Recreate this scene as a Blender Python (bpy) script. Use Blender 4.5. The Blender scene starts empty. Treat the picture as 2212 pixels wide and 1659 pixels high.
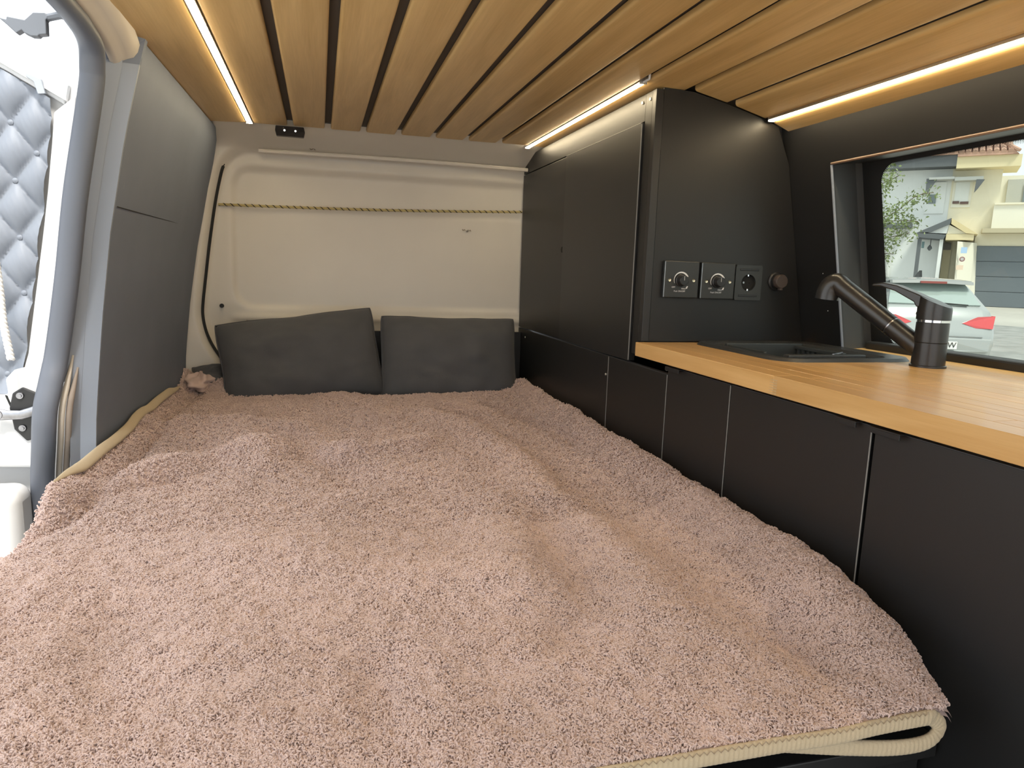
import bpy, bmesh, math, random
import numpy as np
from mathutils import Vector, Matrix, noise as mnoise

random.seed(7); np.random.seed(7)
SC = bpy.context.scene
COL = SC.collection
Z0 = 1.0            # the camera is the origin of the plan below; the van floor lies 1 m under it

# ------------------------------------------------------------------ camera
F, PX, PY = 1500.0, 1106.0, 829.5
_y = np.array([-416., -257., F]); _y /= np.linalg.norm(_y)
_z = -np.array([-306., 8750., F]); _z -= _y * _z.dot(_y); _z /= np.linalg.norm(_z)
_x = np.cross(_y, _z)
R3 = np.array([_x, _y, _z])                    # world <- (right, down, forward)
cam_d = bpy.data.cameras.new('camera'); cam = bpy.data.objects.new('camera', cam_d); COL.objects.link(cam)
cm = Matrix.Identity(4)
for r in range(3):
    cm[r][0] = R3[r][0]; cm[r][1] = -R3[r][1]; cm[r][2] = -R3[r][2]
cm[2][3] = Z0
cam.matrix_world = cm
cam_d.sensor_fit = 'HORIZONTAL'; cam_d.sensor_width = 36.0; cam_d.lens = 36.0 * F / 2212.0
cam_d.clip_start = 0.02; cam_d.clip_end = 500
SC.camera = cam

# ------------------------------------------------------------------ sky, sun, exposure
world = bpy.data.worlds.new('sky'); SC.world = world; world.use_nodes = True
bg = world.node_tree.nodes['Background']
bg.inputs[0].default_value = (0.90, 0.955, 1.0, 1); bg.inputs[1].default_value = 2.0
sd = bpy.data.lights.new('sun', 'SUN'); sd.energy = 5.0; sd.angle = math.radians(12); sd.color = (1.0, 0.95, 0.87)
sun = bpy.data.objects.new('sun', sd); COL.objects.link(sun)
sun.rotation_euler = Vector((-0.06, 0.52, -0.85)).to_track_quat('-Z', 'Y').to_euler()
SC.view_settings.view_transform = 'Standard'; SC.view_settings.look = 'None'
SC.view_settings.gamma = 1.0; SC.view_settings.use_curve_mapping = False
SC.view_settings.exposure = 0.20

# ------------------------------------------------------------------ helpers
BASE = {}

def mat(name, col, rough=0.5, metal=0.0, spec=0.5, var=0.0, vscale=(8, 8, 8), bump=0.0, bscale=(60, 60, 60),
        emit=None, estr=0.0, coat=0.0, rnd=0.0, sheen=0.0, vdetail=4):
    m = bpy.data.materials.new(name); m.use_nodes = True
    nt = m.node_tree; p = nt.nodes['Principled BSDF']
    p.inputs['Base Color'].default_value = (*col, 1); p.inputs['Roughness'].default_value = rough
    p.inputs['Metallic'].default_value = metal; p.inputs['Specular IOR Level'].default_value = spec
    p.inputs['Coat Weight'].default_value = coat; p.inputs['Sheen Weight'].default_value = sheen
    if emit:
        p.inputs['Emission Color'].default_value = (*emit, 1); p.inputs['Emission Strength'].default_value = estr
    tc = None
    if var or bump:
        tc = nt.nodes.new('ShaderNodeTexCoord')
    if var:
        mp = nt.nodes.new('ShaderNodeMapping'); mp.inputs['Scale'].default_value = vscale
        nt.links.new(tc.outputs['Object'], mp.inputs[0])
        if rnd:
            oi = nt.nodes.new('ShaderNodeObjectInfo'); ml = nt.nodes.new('ShaderNodeMath'); ml.operation = 'MULTIPLY'
            ml.inputs[1].default_value = 17.0; nt.links.new(oi.outputs['Random'], ml.inputs[0])
            cb = nt.nodes.new('ShaderNodeCombineXYZ')
            for k in range(3): nt.links.new(ml.outputs[0], cb.inputs[k])
            nt.links.new(cb.outputs[0], mp.inputs['Location'])
        nz = nt.nodes.new('ShaderNodeTexNoise'); nz.inputs['Scale'].default_value = 1.0; nz.inputs['Detail'].default_value = vdetail
        nt.links.new(mp.outputs[0], nz.inputs['Vector'])
        rp = nt.nodes.new('ShaderNodeValToRGB')
        rp.color_ramp.elements[0].position = 0.3; rp.color_ramp.elements[1].position = 0.7
        rp.color_ramp.elements[0].color = (*[c * (1 - var) for c in col], 1)
        rp.color_ramp.elements[1].color = (*[min(1, c * (1 + var)) for c in col], 1)
        nt.links.new(nz.outputs['Fac'], rp.inputs[0])
        out = rp.outputs[0]
        if rnd:
            hs = nt.nodes.new('ShaderNodeHueSaturation'); mr = nt.nodes.new('ShaderNodeMapRange')
            mr.inputs['To Min'].default_value = 1 - rnd; mr.inputs['To Max'].default_value = 1 + rnd
            nt.links.new(oi.outputs['Random'], mr.inputs[0]); nt.links.new(mr.outputs[0], hs.inputs['Value'])
            nt.links.new(out, hs.inputs['Color']); out = hs.outputs[0]
        nt.links.new(out, p.inputs['Base Color'])
    if bump:
        mb = nt.nodes.new('ShaderNodeMapping'); mb.inputs['Scale'].default_value = bscale
        nt.links.new(tc.outputs['Object'], mb.inputs[0])
        nb = nt.nodes.new('ShaderNodeTexNoise'); nb.inputs['Scale'].default_value = 1.0; nb.inputs['Detail'].default_value = 3
        nt.links.new(mb.outputs[0], nb.inputs['Vector'])
        bn = nt.nodes.new('ShaderNodeBump'); bn.inputs['Strength'].default_value = bump; bn.inputs['Distance'].default_value = 0.002
        nt.links.new(nb.outputs['Fac'], bn.inputs['Height']); nt.links.new(bn.outputs[0], p.inputs['Normal'])
    return m

def wood(name, dark, light, ax='Y', rough=0.4, rnd=0.12, grain=1.0, coat=0.0):
    """oak: long grain along ax, slow figure plus fine pores"""
    m = bpy.data.materials.new(name); m.use_nodes = True; nt = m.node_tree; L = nt.links
    p = nt.nodes['Principled BSDF']; p.inputs['Roughness'].default_value = rough; p.inputs['Coat Weight'].default_value = coat
    tc = nt.nodes.new('ShaderNodeTexCoord'); oi = nt.nodes.new('ShaderNodeObjectInfo')
    ml = nt.nodes.new('ShaderNodeMath'); ml.operation = 'MULTIPLY'; ml.inputs[1].default_value = 31.0
    L.new(oi.outputs['Random'], ml.inputs[0]); cb = nt.nodes.new('ShaderNodeCombineXYZ')
    for k in range(3): L.new(ml.outputs[0], cb.inputs[k])
    def nz(sc, det, dist):
        mp = nt.nodes.new('ShaderNodeMapping'); mp.inputs['Scale'].default_value = sc
        L.new(tc.outputs['Object'], mp.inputs[0]); L.new(cb.outputs[0], mp.inputs['Location'])
        n = nt.nodes.new('ShaderNodeTexNoise'); n.inputs['Scale'].default_value = 1; n.inputs['Detail'].default_value = det
        n.inputs['Distortion'].default_value = dist; L.new(mp.outputs[0], n.inputs['Vector']); return n
    s = (22, 1.6, 22) if ax == 'Y' else (1.6, 22, 22)
    f = (260, 9, 260) if ax == 'Y' else (9, 260, 260)
    a = nz(s, 3, 0.9); b = nz(f, 5, 0.2)
    mx = nt.nodes.new('ShaderNodeMath'); mx.operation = 'MULTIPLY_ADD'; mx.inputs[1].default_value = 0.45 * grain
    L.new(b.outputs['Fac'], mx.inputs[0]); L.new(a.outputs['Fac'], mx.inputs[2])
    rp = nt.nodes.new('ShaderNodeValToRGB'); e = rp.color_ramp.elements
    e[0].position = 0.42; e[1].position = 0.95; e[0].color = (*dark, 1); e[1].color = (*light, 1)
    L.new(mx.outputs[0], rp.inputs[0])
    hs = nt.nodes.new('ShaderNodeHueSaturation'); mr = nt.nodes.new('ShaderNodeMapRange')
    mr.inputs['To Min'].default_value = 1 - rnd; mr.inputs['To Max'].default_value = 1 + rnd
    L.new(oi.outputs['Random'], mr.inputs[0]); L.new(mr.outputs[0], hs.inputs['Value']); L.new(rp.outputs[0], hs.inputs['Color'])
    L.new(hs.outputs[0], p.inputs['Base Color'])
    bn = nt.nodes.new('ShaderNodeBump'); bn.inputs['Strength'].default_value = 0.12; bn.inputs['Distance'].default_value = 0.001
    L.new(b.outputs['Fac'], bn.inputs['Height']); L.new(bn.outputs[0], p.inputs['Normal'])
    return m

class MB:
    """collects shapes in plan coordinates (camera = origin)"""
    def __init__(s): s.v = []; s.f = []
    def add(s, v, f):
        o = len(s.v); s.v += [tuple(map(float, p)) for p in v]; s.f += [tuple(i + o for i in q) for q in f]; return s
    def box(s, x0, x1, y0, y1, z0, z1):
        v = [(x, y, z) for x in (x0, x1) for y in (y0, y1) for z in (z0, z1)]
        return s.add(v, [(0, 1, 3, 2), (4, 6, 7, 5), (0, 4, 5, 1), (2, 3, 7, 6), (0, 2, 6, 4), (1, 5, 7, 3)])
    def hexa(s, b4, t4):
        return s.add(list(b4) + list(t4), [(3, 2, 1, 0), (4, 5, 6, 7)] + [(i, (i + 1) % 4, 4 + (i + 1) % 4, 4 + i) for i in range(4)])
    def prism(s, poly, vec):
        n = len(poly); vec = np.array(vec, float); a = [np.array(p, float) for p in poly]
        return s.add(a + [p + vec for p in a], [tuple(range(n - 1, -1, -1)), tuple(range(n, 2 * n))] + [(i, (i + 1) % n, n + (i + 1) % n, n + i) for i in range(n)])
    def tube(s, path, r, n=10, cap=True, flat=None, up=(0, 0, 1)):
        P = [np.array(p, float) for p in path]; k = len(P); rr = r if hasattr(r, '__len__') else [r] * k
        V = []; prev = None
        for i in range(k):
            t = P[min(i + 1, k - 1)] - P[max(i - 1, 0)]; t /= (np.linalg.norm(t) + 1e-12)
            if prev is None:
                a = np.array(up, float)
                if abs(a.dot(t)) > 0.95: a = np.array((1., 0, 0))
            else: a = prev
            a = a - t * a.dot(t); a /= np.linalg.norm(a); b = np.cross(t, a); prev = a
            ra, rb = (rr[i], rr[i] * flat) if flat else (rr[i], rr[i])
            for j in range(n):
                w = 2 * math.pi * j / n; V.append(P[i] + a * math.cos(w) * ra + b * math.sin(w) * rb)
        Fc = [(i * n + j, i * n + (j + 1) % n, (i + 1) * n + (j + 1) % n, (i + 1) * n + j) for i in range(k - 1) for j in range(n)]
        if cap: Fc += [tuple(range(n - 1, -1, -1)), tuple((k - 1) * n + j for j in range(n))]
        return s.add(V, Fc)
    def lathe(s, c, axis, prof, n=24):
        """prof: list of (distance along axis, radius)"""
        ax = np.array(axis, float); ax /= np.linalg.norm(ax); a = np.array((1., 0, 0)) if abs(ax[0]) < 0.8 else np.array((0, 1., 0))
        a = a - ax * a.dot(ax); a /= np.linalg.norm(a); b = np.cross(ax, a); c = np.array(c, float); V = []
        for d, r in prof:
            for j in range(n):
                w = 2 * math.pi * j / n; V.append(c + ax * d + (a * math.cos(w) + b * math.sin(w)) * max(r, 1e-5))
        k = len(prof)
        Fc = [(i * n + j, i * n + (j + 1) % n, (i + 1) * n + (j + 1) % n, (i + 1) * n + j) for i in range(k - 1) for j in range(n)]
        Fc += [tuple(range(n - 1, -1, -1)), tuple((k - 1) * n + j for j in range(n))]
        return s.add(V, Fc)
    def grid(s, A, double=None):
        """A: array (n,m,3)"""
        n, m = A.shape[:2]
        f = [(i * m + j, i * m + j + 1, (i + 1) * m + j + 1, (i + 1) * m + j) for i in range(n - 1) for j in range(m - 1)]
        return s.add(A.reshape(-1, 3), f)
    def build(s, name, m, parent=None, base=None, smooth=False, bevel=0.0, seg=2, **tags):
        me = bpy.data.meshes.new(name); o = bpy.data.objects.new(name, me); COL.objects.link(o)
        if parent is not None:
            b = BASE[parent.name]; o.parent = parent
        else:
            V = np.array(s.v); b = base if base is not None else (V[:, 0].mean(), V[:, 1].mean(), V[:, 2].min())
            o.location = (b[0], b[1], b[2] + Z0)
        BASE[o.name] = b
        me.from_pydata([(p[0] - b[0], p[1] - b[1], p[2] - b[2]) for p in s.v], [], s.f)
        me.update()
        bm = bmesh.new(); bm.from_mesh(me); bmesh.ops.recalc_face_normals(bm, faces=bm.faces); bm.to_mesh(me); bm.free()
        if smooth:
            me.polygons.foreach_set('use_smooth', [True] * len(me.polygons))
            if smooth != 'all': me.set_sharp_from_angle(angle=math.radians(smooth if smooth is not True else 40))
        if m: me.materials.append(m)
        if bevel:
            bv = o.modifiers.new('bevel', 'BEVEL'); bv.width = bevel; bv.segments = seg; bv.limit_method = 'ANGLE'; bv.angle_limit = math.radians(40)
        for k, v in tags.items(): o[k] = v
        return o

def thing(name, base, label, category, group=None, kind=None):
    o = bpy.data.objects.new(name, None); COL.objects.link(o); o.empty_display_size = 0.05
    o.location = (base[0], base[1], base[2] + Z0); BASE[o.name] = base
    if label: o['label'] = label
    if category: o['category'] = category
    if group: o['group'] = group
    if kind: o['kind'] = kind
    return o

def text(name, s, loc, size, rot, m, parent):
    c = bpy.data.curves.new(name, 'FONT'); c.body = s; c.size = size; c.align_x = 'CENTER'; c.align_y = 'CENTER'
    o = bpy.data.objects.new(name, c); COL.objects.link(o); o.parent = parent; b = BASE[parent.name]
    me = bpy.data.meshes.new_from_object(o); bpy.data.objects.remove(o); bpy.data.curves.remove(c)
    o = bpy.data.objects.new(name, me); COL.objects.link(o); o.parent = parent
    o.location = (loc[0] - b[0], loc[1] - b[1], loc[2] - b[2]); o.rotation_euler = rot; me.materials.clear(); me.materials.append(m); BASE[o.name] = b
    return o

def sstep(a, b, x):
    t = np.clip((x - a) / (b - a), 0, 1); return t * t * (3 - 2 * t)

def rrect(x0, x1, y0, y1, r, n=6):
    pts = []
    for cx, cy, a0 in ((x1 - r, y1 - r, 0), (x0 + r, y1 - r, 90), (x0 + r, y0 + r, 180), (x1 - r, y0 + r, 270)):
        for k in range(n + 1):
            a = math.radians(a0 + 90 * k / n); pts.append((cx + r * math.cos(a), cy + r * math.sin(a)))
    return pts

def vnoise(x, y, seed=0, octaves=2):
    """smooth value noise on arrays"""
    out = np.zeros_like(x, float); amp = 1.0; tot = 0
    for o in range(octaves):
        rs = np.random.RandomState(seed + o * 101); T = rs.rand(64, 64) * 2 - 1
        xi = np.floor(x).astype(int); yi = np.floor(y).astype(int); fx = x - xi; fy = y - yi
        fx = fx * fx * (3 - 2 * fx); fy = fy * fy * (3 - 2 * fy)
        g = lambda i, j: T[(i % 64), (j % 64)]
        v = (g(xi, yi) * (1 - fx) + g(xi + 1, yi) * fx) * (1 - fy) + (g(xi, yi + 1) * (1 - fx) + g(xi + 1, yi + 1) * fx) * fy
        out += amp * v; tot += amp; amp *= 0.5; x = x * 2.03 + 7.1; y = y * 2.03 + 3.7
    return out / tot

# ------------------------------------------------------------------ materials
M = {}
M['black'] = mat('black laminate', (0.013, 0.0127, 0.0127), 0.44, spec=0.5, bump=0.05, bscale=(900, 900, 900))
M['black2'] = mat('black laminate door', (0.014, 0.0137, 0.014), 0.42, spec=0.6, bump=0.05, bscale=(900, 900, 900))
M['edge'] = mat('grey board edge', (0.30, 0.29, 0.27), 0.6)
M['dark'] = mat('dark void', (0.008, 0.008, 0.008), 0.8)
M['charcoal'] = mat('charcoal wall lining', (0.165, 0.190, 0.245), 0.7, bump=0.15, bscale=(500, 500, 500), var=0.06, vscale=(5, 5, 5))
M['greypaint'] = mat('grey painted post', (0.25, 0.28, 0.335), 0.5)
M['white'] = mat('off white van paint', (0.72, 0.67, 0.60), 0.38, var=0.03, vscale=(4, 4, 4))
M['bodywhite'] = mat('white body paint', (0.66, 0.66, 0.66), 0.3, coat=0.3)
M['beige'] = mat('primer beige', (0.55, 0.50, 0.43), 0.5)
M['rubber'] = mat('grey rubber seal', (0.115, 0.127, 0.155), 0.45)
M['blackrubber'] = mat('black rubber', (0.015, 0.015, 0.015), 0.6)
M['slat'] = wood('oak slat', (0.50, 0.315, 0.115), (0.70, 0.475, 0.205), 'Y', 0.42, 0.07, 0.9)
M['worktop'] = wood('beech worktop', (0.60, 0.335, 0.115), (0.78, 0.50, 0.215), 'Y', 0.30, 0.07, 0.7, coat=0.15)
M['led'] = mat('lit diffuser', (1, 1, 1), 0.5, emit=(1.0, 0.82, 0.53), estr=34.0)
M['alu'] = mat('aluminium', (0.75, 0.75, 0.74), 0.35, metal=1.0)
M['chrome'] = mat('chrome', (0.85, 0.85, 0.86), 0.08, metal=1.0)
M['steel'] = mat('dull steel', (0.38, 0.38, 0.40), 0.3, metal=1.0, var=0.2, vscale=(60, 60, 60))
M['faucet'] = mat('matte black metal', (0.022, 0.021, 0.021), 0.3, spec=0.6)
M['plastic'] = mat('black plastic', (0.018, 0.018, 0.019), 0.35)
M['plate'] = mat('black switch plate', (0.03, 0.032, 0.032), 0.4)
M['sink'] = mat('black sink', (0.045, 0.046, 0.047), 0.32, bump=0.2, bscale=(1200, 1200, 1200))
M['print'] = mat('white print', (0.8, 0.8, 0.8), 0.5)
M['brass'] = mat('nickel screw', (0.72, 0.66, 0.5), 0.25, metal=1.0)
M['brown'] = mat('brown cap', (0.07, 0.052, 0.045), 0.4)
M['pillow'] = mat('charcoal cotton', (0.082, 0.083, 0.090), 0.9, bump=0.35, bscale=(700, 700, 700), var=0.08, vscale=(10, 10, 10), sheen=0.1)
M['fleece'] = mat('taupe fleece', (0.60, 0.46, 0.417), 0.95, spec=0.1, var=0.06, vscale=(5, 5, 5), sheen=0.15)
M['hem'] = mat('olive beige binding', (0.50, 0.40, 0.265), 0.9, bump=0.4, bscale=(400, 400, 400), sheen=0.1)
M['thread'] = mat('brown thread', (0.30, 0.23, 0.16), 0.9)
M['mattress'] = mat('black mattress cover', (0.02, 0.02, 0.022), 0.9)
M['rope'] = mat('yellow cord', (0.52, 0.43, 0.20), 0.8)
M['ropeblack'] = mat('black cord strand', (0.03, 0.025, 0.02), 0.8)
M['whiterope'] = mat('white rope', (0.75, 0.74, 0.72), 0.9, bump=0.5, bscale=(200, 200, 200))
M['quilt'] = mat('blue grey quilted fabric', (0.21, 0.235, 0.28), 0.55, bump=0.3, bscale=(60, 60, 25), sheen=0.2)
M['concrete'] = mat('pale concrete', (0.46, 0.44, 0.40), 0.9, var=0.1, vscale=(0.5, 0.5, 0.5))
M['asphalt'] = mat('grey gravel', (0.30, 0.30, 0.29), 0.95, var=0.18, vscale=(3, 3, 3))

def glass_mat(name, tint, refl):
    m = bpy.data.materials.new(name); m.use_nodes = True; nt = m.node_tree; nt.nodes.clear()
    o = nt.nodes.new('ShaderNodeOutputMaterial'); mx = nt.nodes.new('ShaderNodeMixShader'); t = nt.nodes.new('ShaderNodeBsdfTransparent')
    g = nt.nodes.new('ShaderNodeBsdfGlossy'); g.inputs['Roughness'].default_value = 0.02
    t.inputs[0].default_value = (*tint, 1); mx.inputs[0].default_value = refl
    nt.links.new(t.outputs[0], mx.inputs[1]); nt.links.new(g.outputs[0], mx.inputs[2]); nt.links.new(mx.outputs[0], o.inputs[0]); return m
M['tint'] = glass_mat('tinted window glass', (0.465, 0.505, 0.465), 0.03)

# ================================================================== THE SETTING
# ---- floor
f = MB().box(-0.62, 1.45, -0.60, 2.86, -1.06, -1.0).build('floor', mat('grey vinyl floor', (0.12, 0.12, 0.12), 0.6), kind='structure')

# ---- ceiling: dark backing with oak slats
CX = [-0.46, -0.36, -0.2, 0.75, 0.9, 1.01, 1.12, 1.2, 1.4]
CZ = [0.440, 0.454, 0.460, 0.460, 0.456, 0.433, 0.405, 0.374, 0.29]
def zc(x): return float(np.interp(x, CX, CZ))
YB, YF = 2.565, -0.60
b = MB(); xs = np.linspace(-0.46, 1.36, 40)
A = np.array([[(x, y, zc(x) + 0.016) for x in xs] for y in (YF, YB)]); b.grid(A)
A2 = A.copy(); A2[:, :, 2] += 0.05; b.grid(A2)
ceil = b.build('ceiling', mat('dark ceiling backing', (0.08, 0.064, 0.05), 0.8), base=(0.4, 1, 0.45), smooth='all', kind='structure')
GAPS = [-0.218, -0.089, 0.033, 0.152, 0.272, 0.395, 0.515, 0.638, 0.757, 0.892, 1.008, 1.122]
edges = [(-0.385, GAPS[0] - 0.009)] + [(GAPS[i] + 0.010, GAPS[i + 1] - 0.010) for i in range(len(GAPS) - 1)] + [(GAPS[-1] + 0.009, 1.212)]
for i, (x0, x1) in enumerate(edges):
    yb = YB + 0.004 * math.sin(i * 2.1) if x0 < 0.82 else 1.634
    if x0 < 0.82 < x1: yb = YB
    prof = []; r = 0.006; top = 0.013
    n = 8
    lo = [(x0, top), (x0, 0.006)] + [(x0 + r * (1 - math.cos(a)), 0.006 * (1 - math.sin(a))) for a in np.linspace(0.3, math.pi / 2, 4)]
    hi = [(2 * (x0 + x1) / 2 - px, pz) for px, pz in lo][::-1]
    ring = lo + [(x, 0) for x in np.linspace(x0 + r, x1 - r, n)[1:-1]] + hi
    poly = [(x, YF, zc(x) + z) for x, z in ring]
    MB().prism(poly, (0, yb - YF, 0)).build('ceiling_slat', M['slat'], parent=ceil, smooth=50)

# ---- back wall: painted inner skin of the van door, pillar, header
nx, nz_ = 190, 130
X = np.linspace(-0.56, 0.86, nx); Z = np.linspace(-0.56, 0.475, nz_)
XX, ZZ = np.meshgrid(X, Z)
xl = np.interp(ZZ, [-0.45, -0.38, -0.30, -0.194, -0.06, 0.207, 0.322, 0.40], [-0.31, -0.345, -0.39, -0.414, -0.40, -0.36, -0.334, -0.315])
def rbox(px, pz, x0, x1, z0, z1, r):
    cx, cz = (x0 + x1) / 2, (z0 + z1) / 2; qx = np.abs(px - cx) - (x1 - x0) / 2 + r; qz = np.abs(pz - cz) - (z1 - z0) / 2 + r
    return np.hypot(np.maximum(qx, 0), np.maximum(qz, 0)) + np.minimum(np.maximum(qx, qz), 0) - r
d1 = rbox(XX - (xl + 0.36), ZZ, -0.36, 2.0, -1.5, 0.405, 0.09)        # outside the door skin > 0
YY = 2.80 - 0.045 * sstep(-0.012, 0.03, d1)
YY -= 0.17 * np.clip((ZZ - 0.405) / 0.06, 0, 1.1) ** 1.6
d2 = rbox(XX, ZZ, -0.305, 2.0, -0.165, 0.345, 0.07)                    # shallow pressed field
YY += 0.012 * sstep(0.012, -0.012, d2)
YY += 0.006 * sstep(0.195, 0.225, ZZ) * sstep(0.0, -0.02, d2)
YY -= 0.010 * np.exp(-((ZZ + 0.205) / 0.014) ** 2) * sstep(-0.34, -0.28, XX)
d3 = np.hypot((XX + 0.33) / 1.3, ZZ + 0.24); YY += 0.008 * sstep(0.10, 0.02, d3)
YY -= 0.02 * sstep(-0.46, -0.50, XX - 0.04 * ZZ)
wb = MB(); wb.grid(np.stack([XX, YY, ZZ], -1))
wall_back = wb.build('wall_back', M['white'], base=(0.15, 2.8, -0.56), smooth='all', kind='structure')
MB().tube([(x, 2.742 - 0.004, 0.397 + 0.004 * math.sin((x + .2) * 3.0)) for x in np.linspace(-0.205, 0.80, 24)], 0.0075, 8, flat=1.0, up=(0, 1, 0)).build('header_lip', M['white'], parent=wall_back, smooth=True)
sp = [(-0.322, 2.755, 0.345), (-0.335, 2.762, 0.315), (-0.36, 2.77, 0.207), (-0.385, 2.775, 0.06), (-0.402, 2.776, -0.06), (-0.414, 2.776, -0.15), (-0.416, 2.776, -0.20), (-0.407, 2.776, -0.255), (-0.388, 2.776, -0.305), (-0.362, 2.776, -0.35), (-0.335, 2.776, -0.39), (-0.31, 2.776, -0.43)]
def cr(P, k=6):
    P = [np.array(p, float) for p in P]; out = []
    for i in range(len(P) - 1):
        p0, p1, p2, p3 = P[max(i - 1, 0)], P[i], P[i + 1], P[min(i + 2, len(P) - 1)]
        for t in np.linspace(0, 1, k, endpoint=False):
            out.append(0.5 * ((2 * p1) + (p2 - p0) * t + (2 * p0 - 5 * p1 + 4 * p2 - p3) * t * t + (-p0 + 3 * p1 - 3 * p2 + p3) * t ** 3))
    return out + [P[-1]]
MB().tube(cr(sp), [0.0015] * 3 + [0.0052] * (len(cr(sp)) - 3), 8).build('rubber_seal', M['blackrubber'], parent=wall_back, smooth=True)
MB().lathe((-0.352, 2.792, -0.161), (0, -1, 0), [(0, 0.008), (0.006, 0.008), (0.006, 0.0)], 14).build('plug_hole', M['blackrubber'], parent=wall_back)
MB().lathe((0.575, 2.806, 0.153), (0, -1, 0), [(0, 0.004), (0.003, 0.0035)], 10).build('scuff_mark', mat('paint scuff', (0.2, 0.18, 0.16), 0.8), parent=wall_back)
for cx, cz, ln in ((-0.02, 0.418, 0.02), (0.335, 0.405, 0.012), (0.56, 0.157, 0.012), (0.583, 0.156, 0.012), (-0.26, -0.215, 0.016)):
    MB().tube([(cx + ln * t, 2.772 - (0.02 if cz > .4 else -0.027), cz + 0.003 * math.sin(9 * t)) for t in np.linspace(-.5, .5, 5)], 0.0014, 6).build('paint_chip', mat('bare chip', (0.2, 0.16, 0.12), 0.9), parent=wall_back)
# black board under the white skin, behind the pillows
MB().box(-0.30, 0.80, 2.752, 2.766, -0.6, -0.247).build('lower_board', M['black'], parent=wall_back, bevel=0.002)

# ---- left wall: charcoal lining with a grey post at its near end
LZ = [0.46, 0.42, 0.25, 0.05, -0.14, -0.34, -0.45, -0.7]; LX = [-0.352, -0.352, -0.393, -0.431, -0.457, -0.479, -0.486, -0.49]
def lx(z): return float(np.interp(z, LZ[::-1], LX[::-1]))
zs = np.linspace(-0.7, 0.452, 30); ysl = np.linspace(1.70, 2.70, 24)
A = np.zeros((len(zs), len(ysl), 3))
for i, z in enumerate(zs):
    for j, y in enumerate(ysl):
        t = (y - 1.7)
        yy = y - max(0, (z - 0.30)) ** 2 * 2.2 * (t ** 4)
        A[i, j] = (lx(z) + 0.016 * t + 0.004 * math.sin(6 * z) * t, yy, z)
B2 = A.copy(); B2[:, :, 0] -= 0.03
w = MB().grid(A).grid(B2)
for e in (0, -1):
    w.grid(np.stack([A[:, e], B2[:, e]], 1))
wall_left = w.build('wall_left', M['charcoal'], base=(-0.45, 2.2, -0.7), smooth=60, kind='structure')
for z in (0.11,):
    MB().tube([(lx(z) + 0.016 * (y - 1.7) + 0.0005, y, z) for y in np.linspace(1.71, 2.66, 12)], 0.0011, 6).build('lining_seam', M['dark'], parent=wall_left)
# post: folded grey board facing the door opening
def strip(xa, xb, ya, yb, zr, th=0.012, narrow=0.0):
    m = MB(); n = len(zr)
    A = np.array([[(lx(z) + xa + narrow * float(sstep(-0.18, -0.34, z)), ya, z), (lx(z) + xb, yb, z)] for z in zr]); C = A.copy(); C[:, :, 1] += th
    m.grid(A).grid(C); m.grid(np.stack([A[:, 0], C[:, 0]], 1)).grid(np.stack([A[:, 1], C[:, 1]], 1)); return m
zp = np.linspace(-0.7, 0.40, 20)
strip(-0.040, -0.0, 1.683, 1.690, zp, 0.008).build('post_face', M['greypaint'], parent=wall_left, smooth=50)
strip(-0.076, -0.030, 1.664, 1.684, np.linspace(-0.7, 0.43, 30), 0.008, 0.033).build('post_face', M['greypaint'], parent=wall_left, smooth=50)
A = np.array([(lx(0.40) - 0.062, 1.68, 0.385), (lx(0.40) - 0.004, 1.69, 0.385), (-0.345, 1.70, 0.455), (-0.375, 1.66, 0.458), (-0.40, 1.66, 0.43)])
MB().prism(A, (0, 0.02, 0)).build('post_head', M['charcoal'], parent=wall_left)

# ---- body pillar, opening edge and rubber seal of the side door
SEAL = [(-0.40, -0.60, 0.432), (-0.405, 0.2, 0.432), (-0.412, 1.0, 0.430), (-0.414, 1.40, 0.426), (-0.415, 1.51, 0.420), (-0.418, 1.585, 0.405), (-0.426, 1.618, 0.372), (-0.4345, 1.627, 0.322), (-0.4725, 1.627, 0.125), (-0.503, 1.643, -0.042), (-0.5345, 1.656, -0.195), (-0.546, 1.64, -0.262), (-0.5555, 1.628, -0.315), (-0.566, 1.637, -0.385), (-0.60, 1.70, -0.56), (-0.61, 1.70, -0.95)]
path = cr(SEAL, 8)
frame = thing('trim_1', (-0.5, 1.6, -0.95), None, None, kind='structure')
MB().tube(path, 0.0235, 14, flat=0.72, up=(-1, 0, 0.3)).build('rubber_seal', M['rubber'], parent=frame, smooth=True)
lowp = [np.array(p) + np.array((0.025, 0.020, 0.0)) for p in path if p[2] < -0.20]
MB().tube(lowp, [0.002 + 0.0045 * min(1, i / 9) for i in range(len(lowp))], 10).build('opening_flange', M['beige'], parent=frame, smooth=True)
lowp = [np.array(p) + np.array((0.036, 0.030, 0.0)) for p in path if p[2] < -0.23]
MB().tube(lowp, [0.002 + 0.0045 * min(1, i / 9) for i in range(len(lowp))], 10).build('opening_flange', mat('brown primer', (0.30, 0.25, 0.21), 0.6), parent=frame, smooth=True)
sheet = []
for p in path:
    if p[2] < 0.10: continue
    oy = 0.010 + 0.085 * float(sstep(0.425, 0.375, p[2]))
    sheet.append([np.array(p) + np.array((ox, oy + 0.25 * ox, oz)) for ox, oz in ((0.012, 0.004), (0.020, 0.002), (0.028, 0.006), (0.036, 0.014), (0.044, 0.018), (0.054, 0.022), (0.062, 0.034), (0.066, 0.05))])
MB().grid(np.array(sheet)).build('opening_flange', M['beige'], parent=frame, smooth='all')
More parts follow.
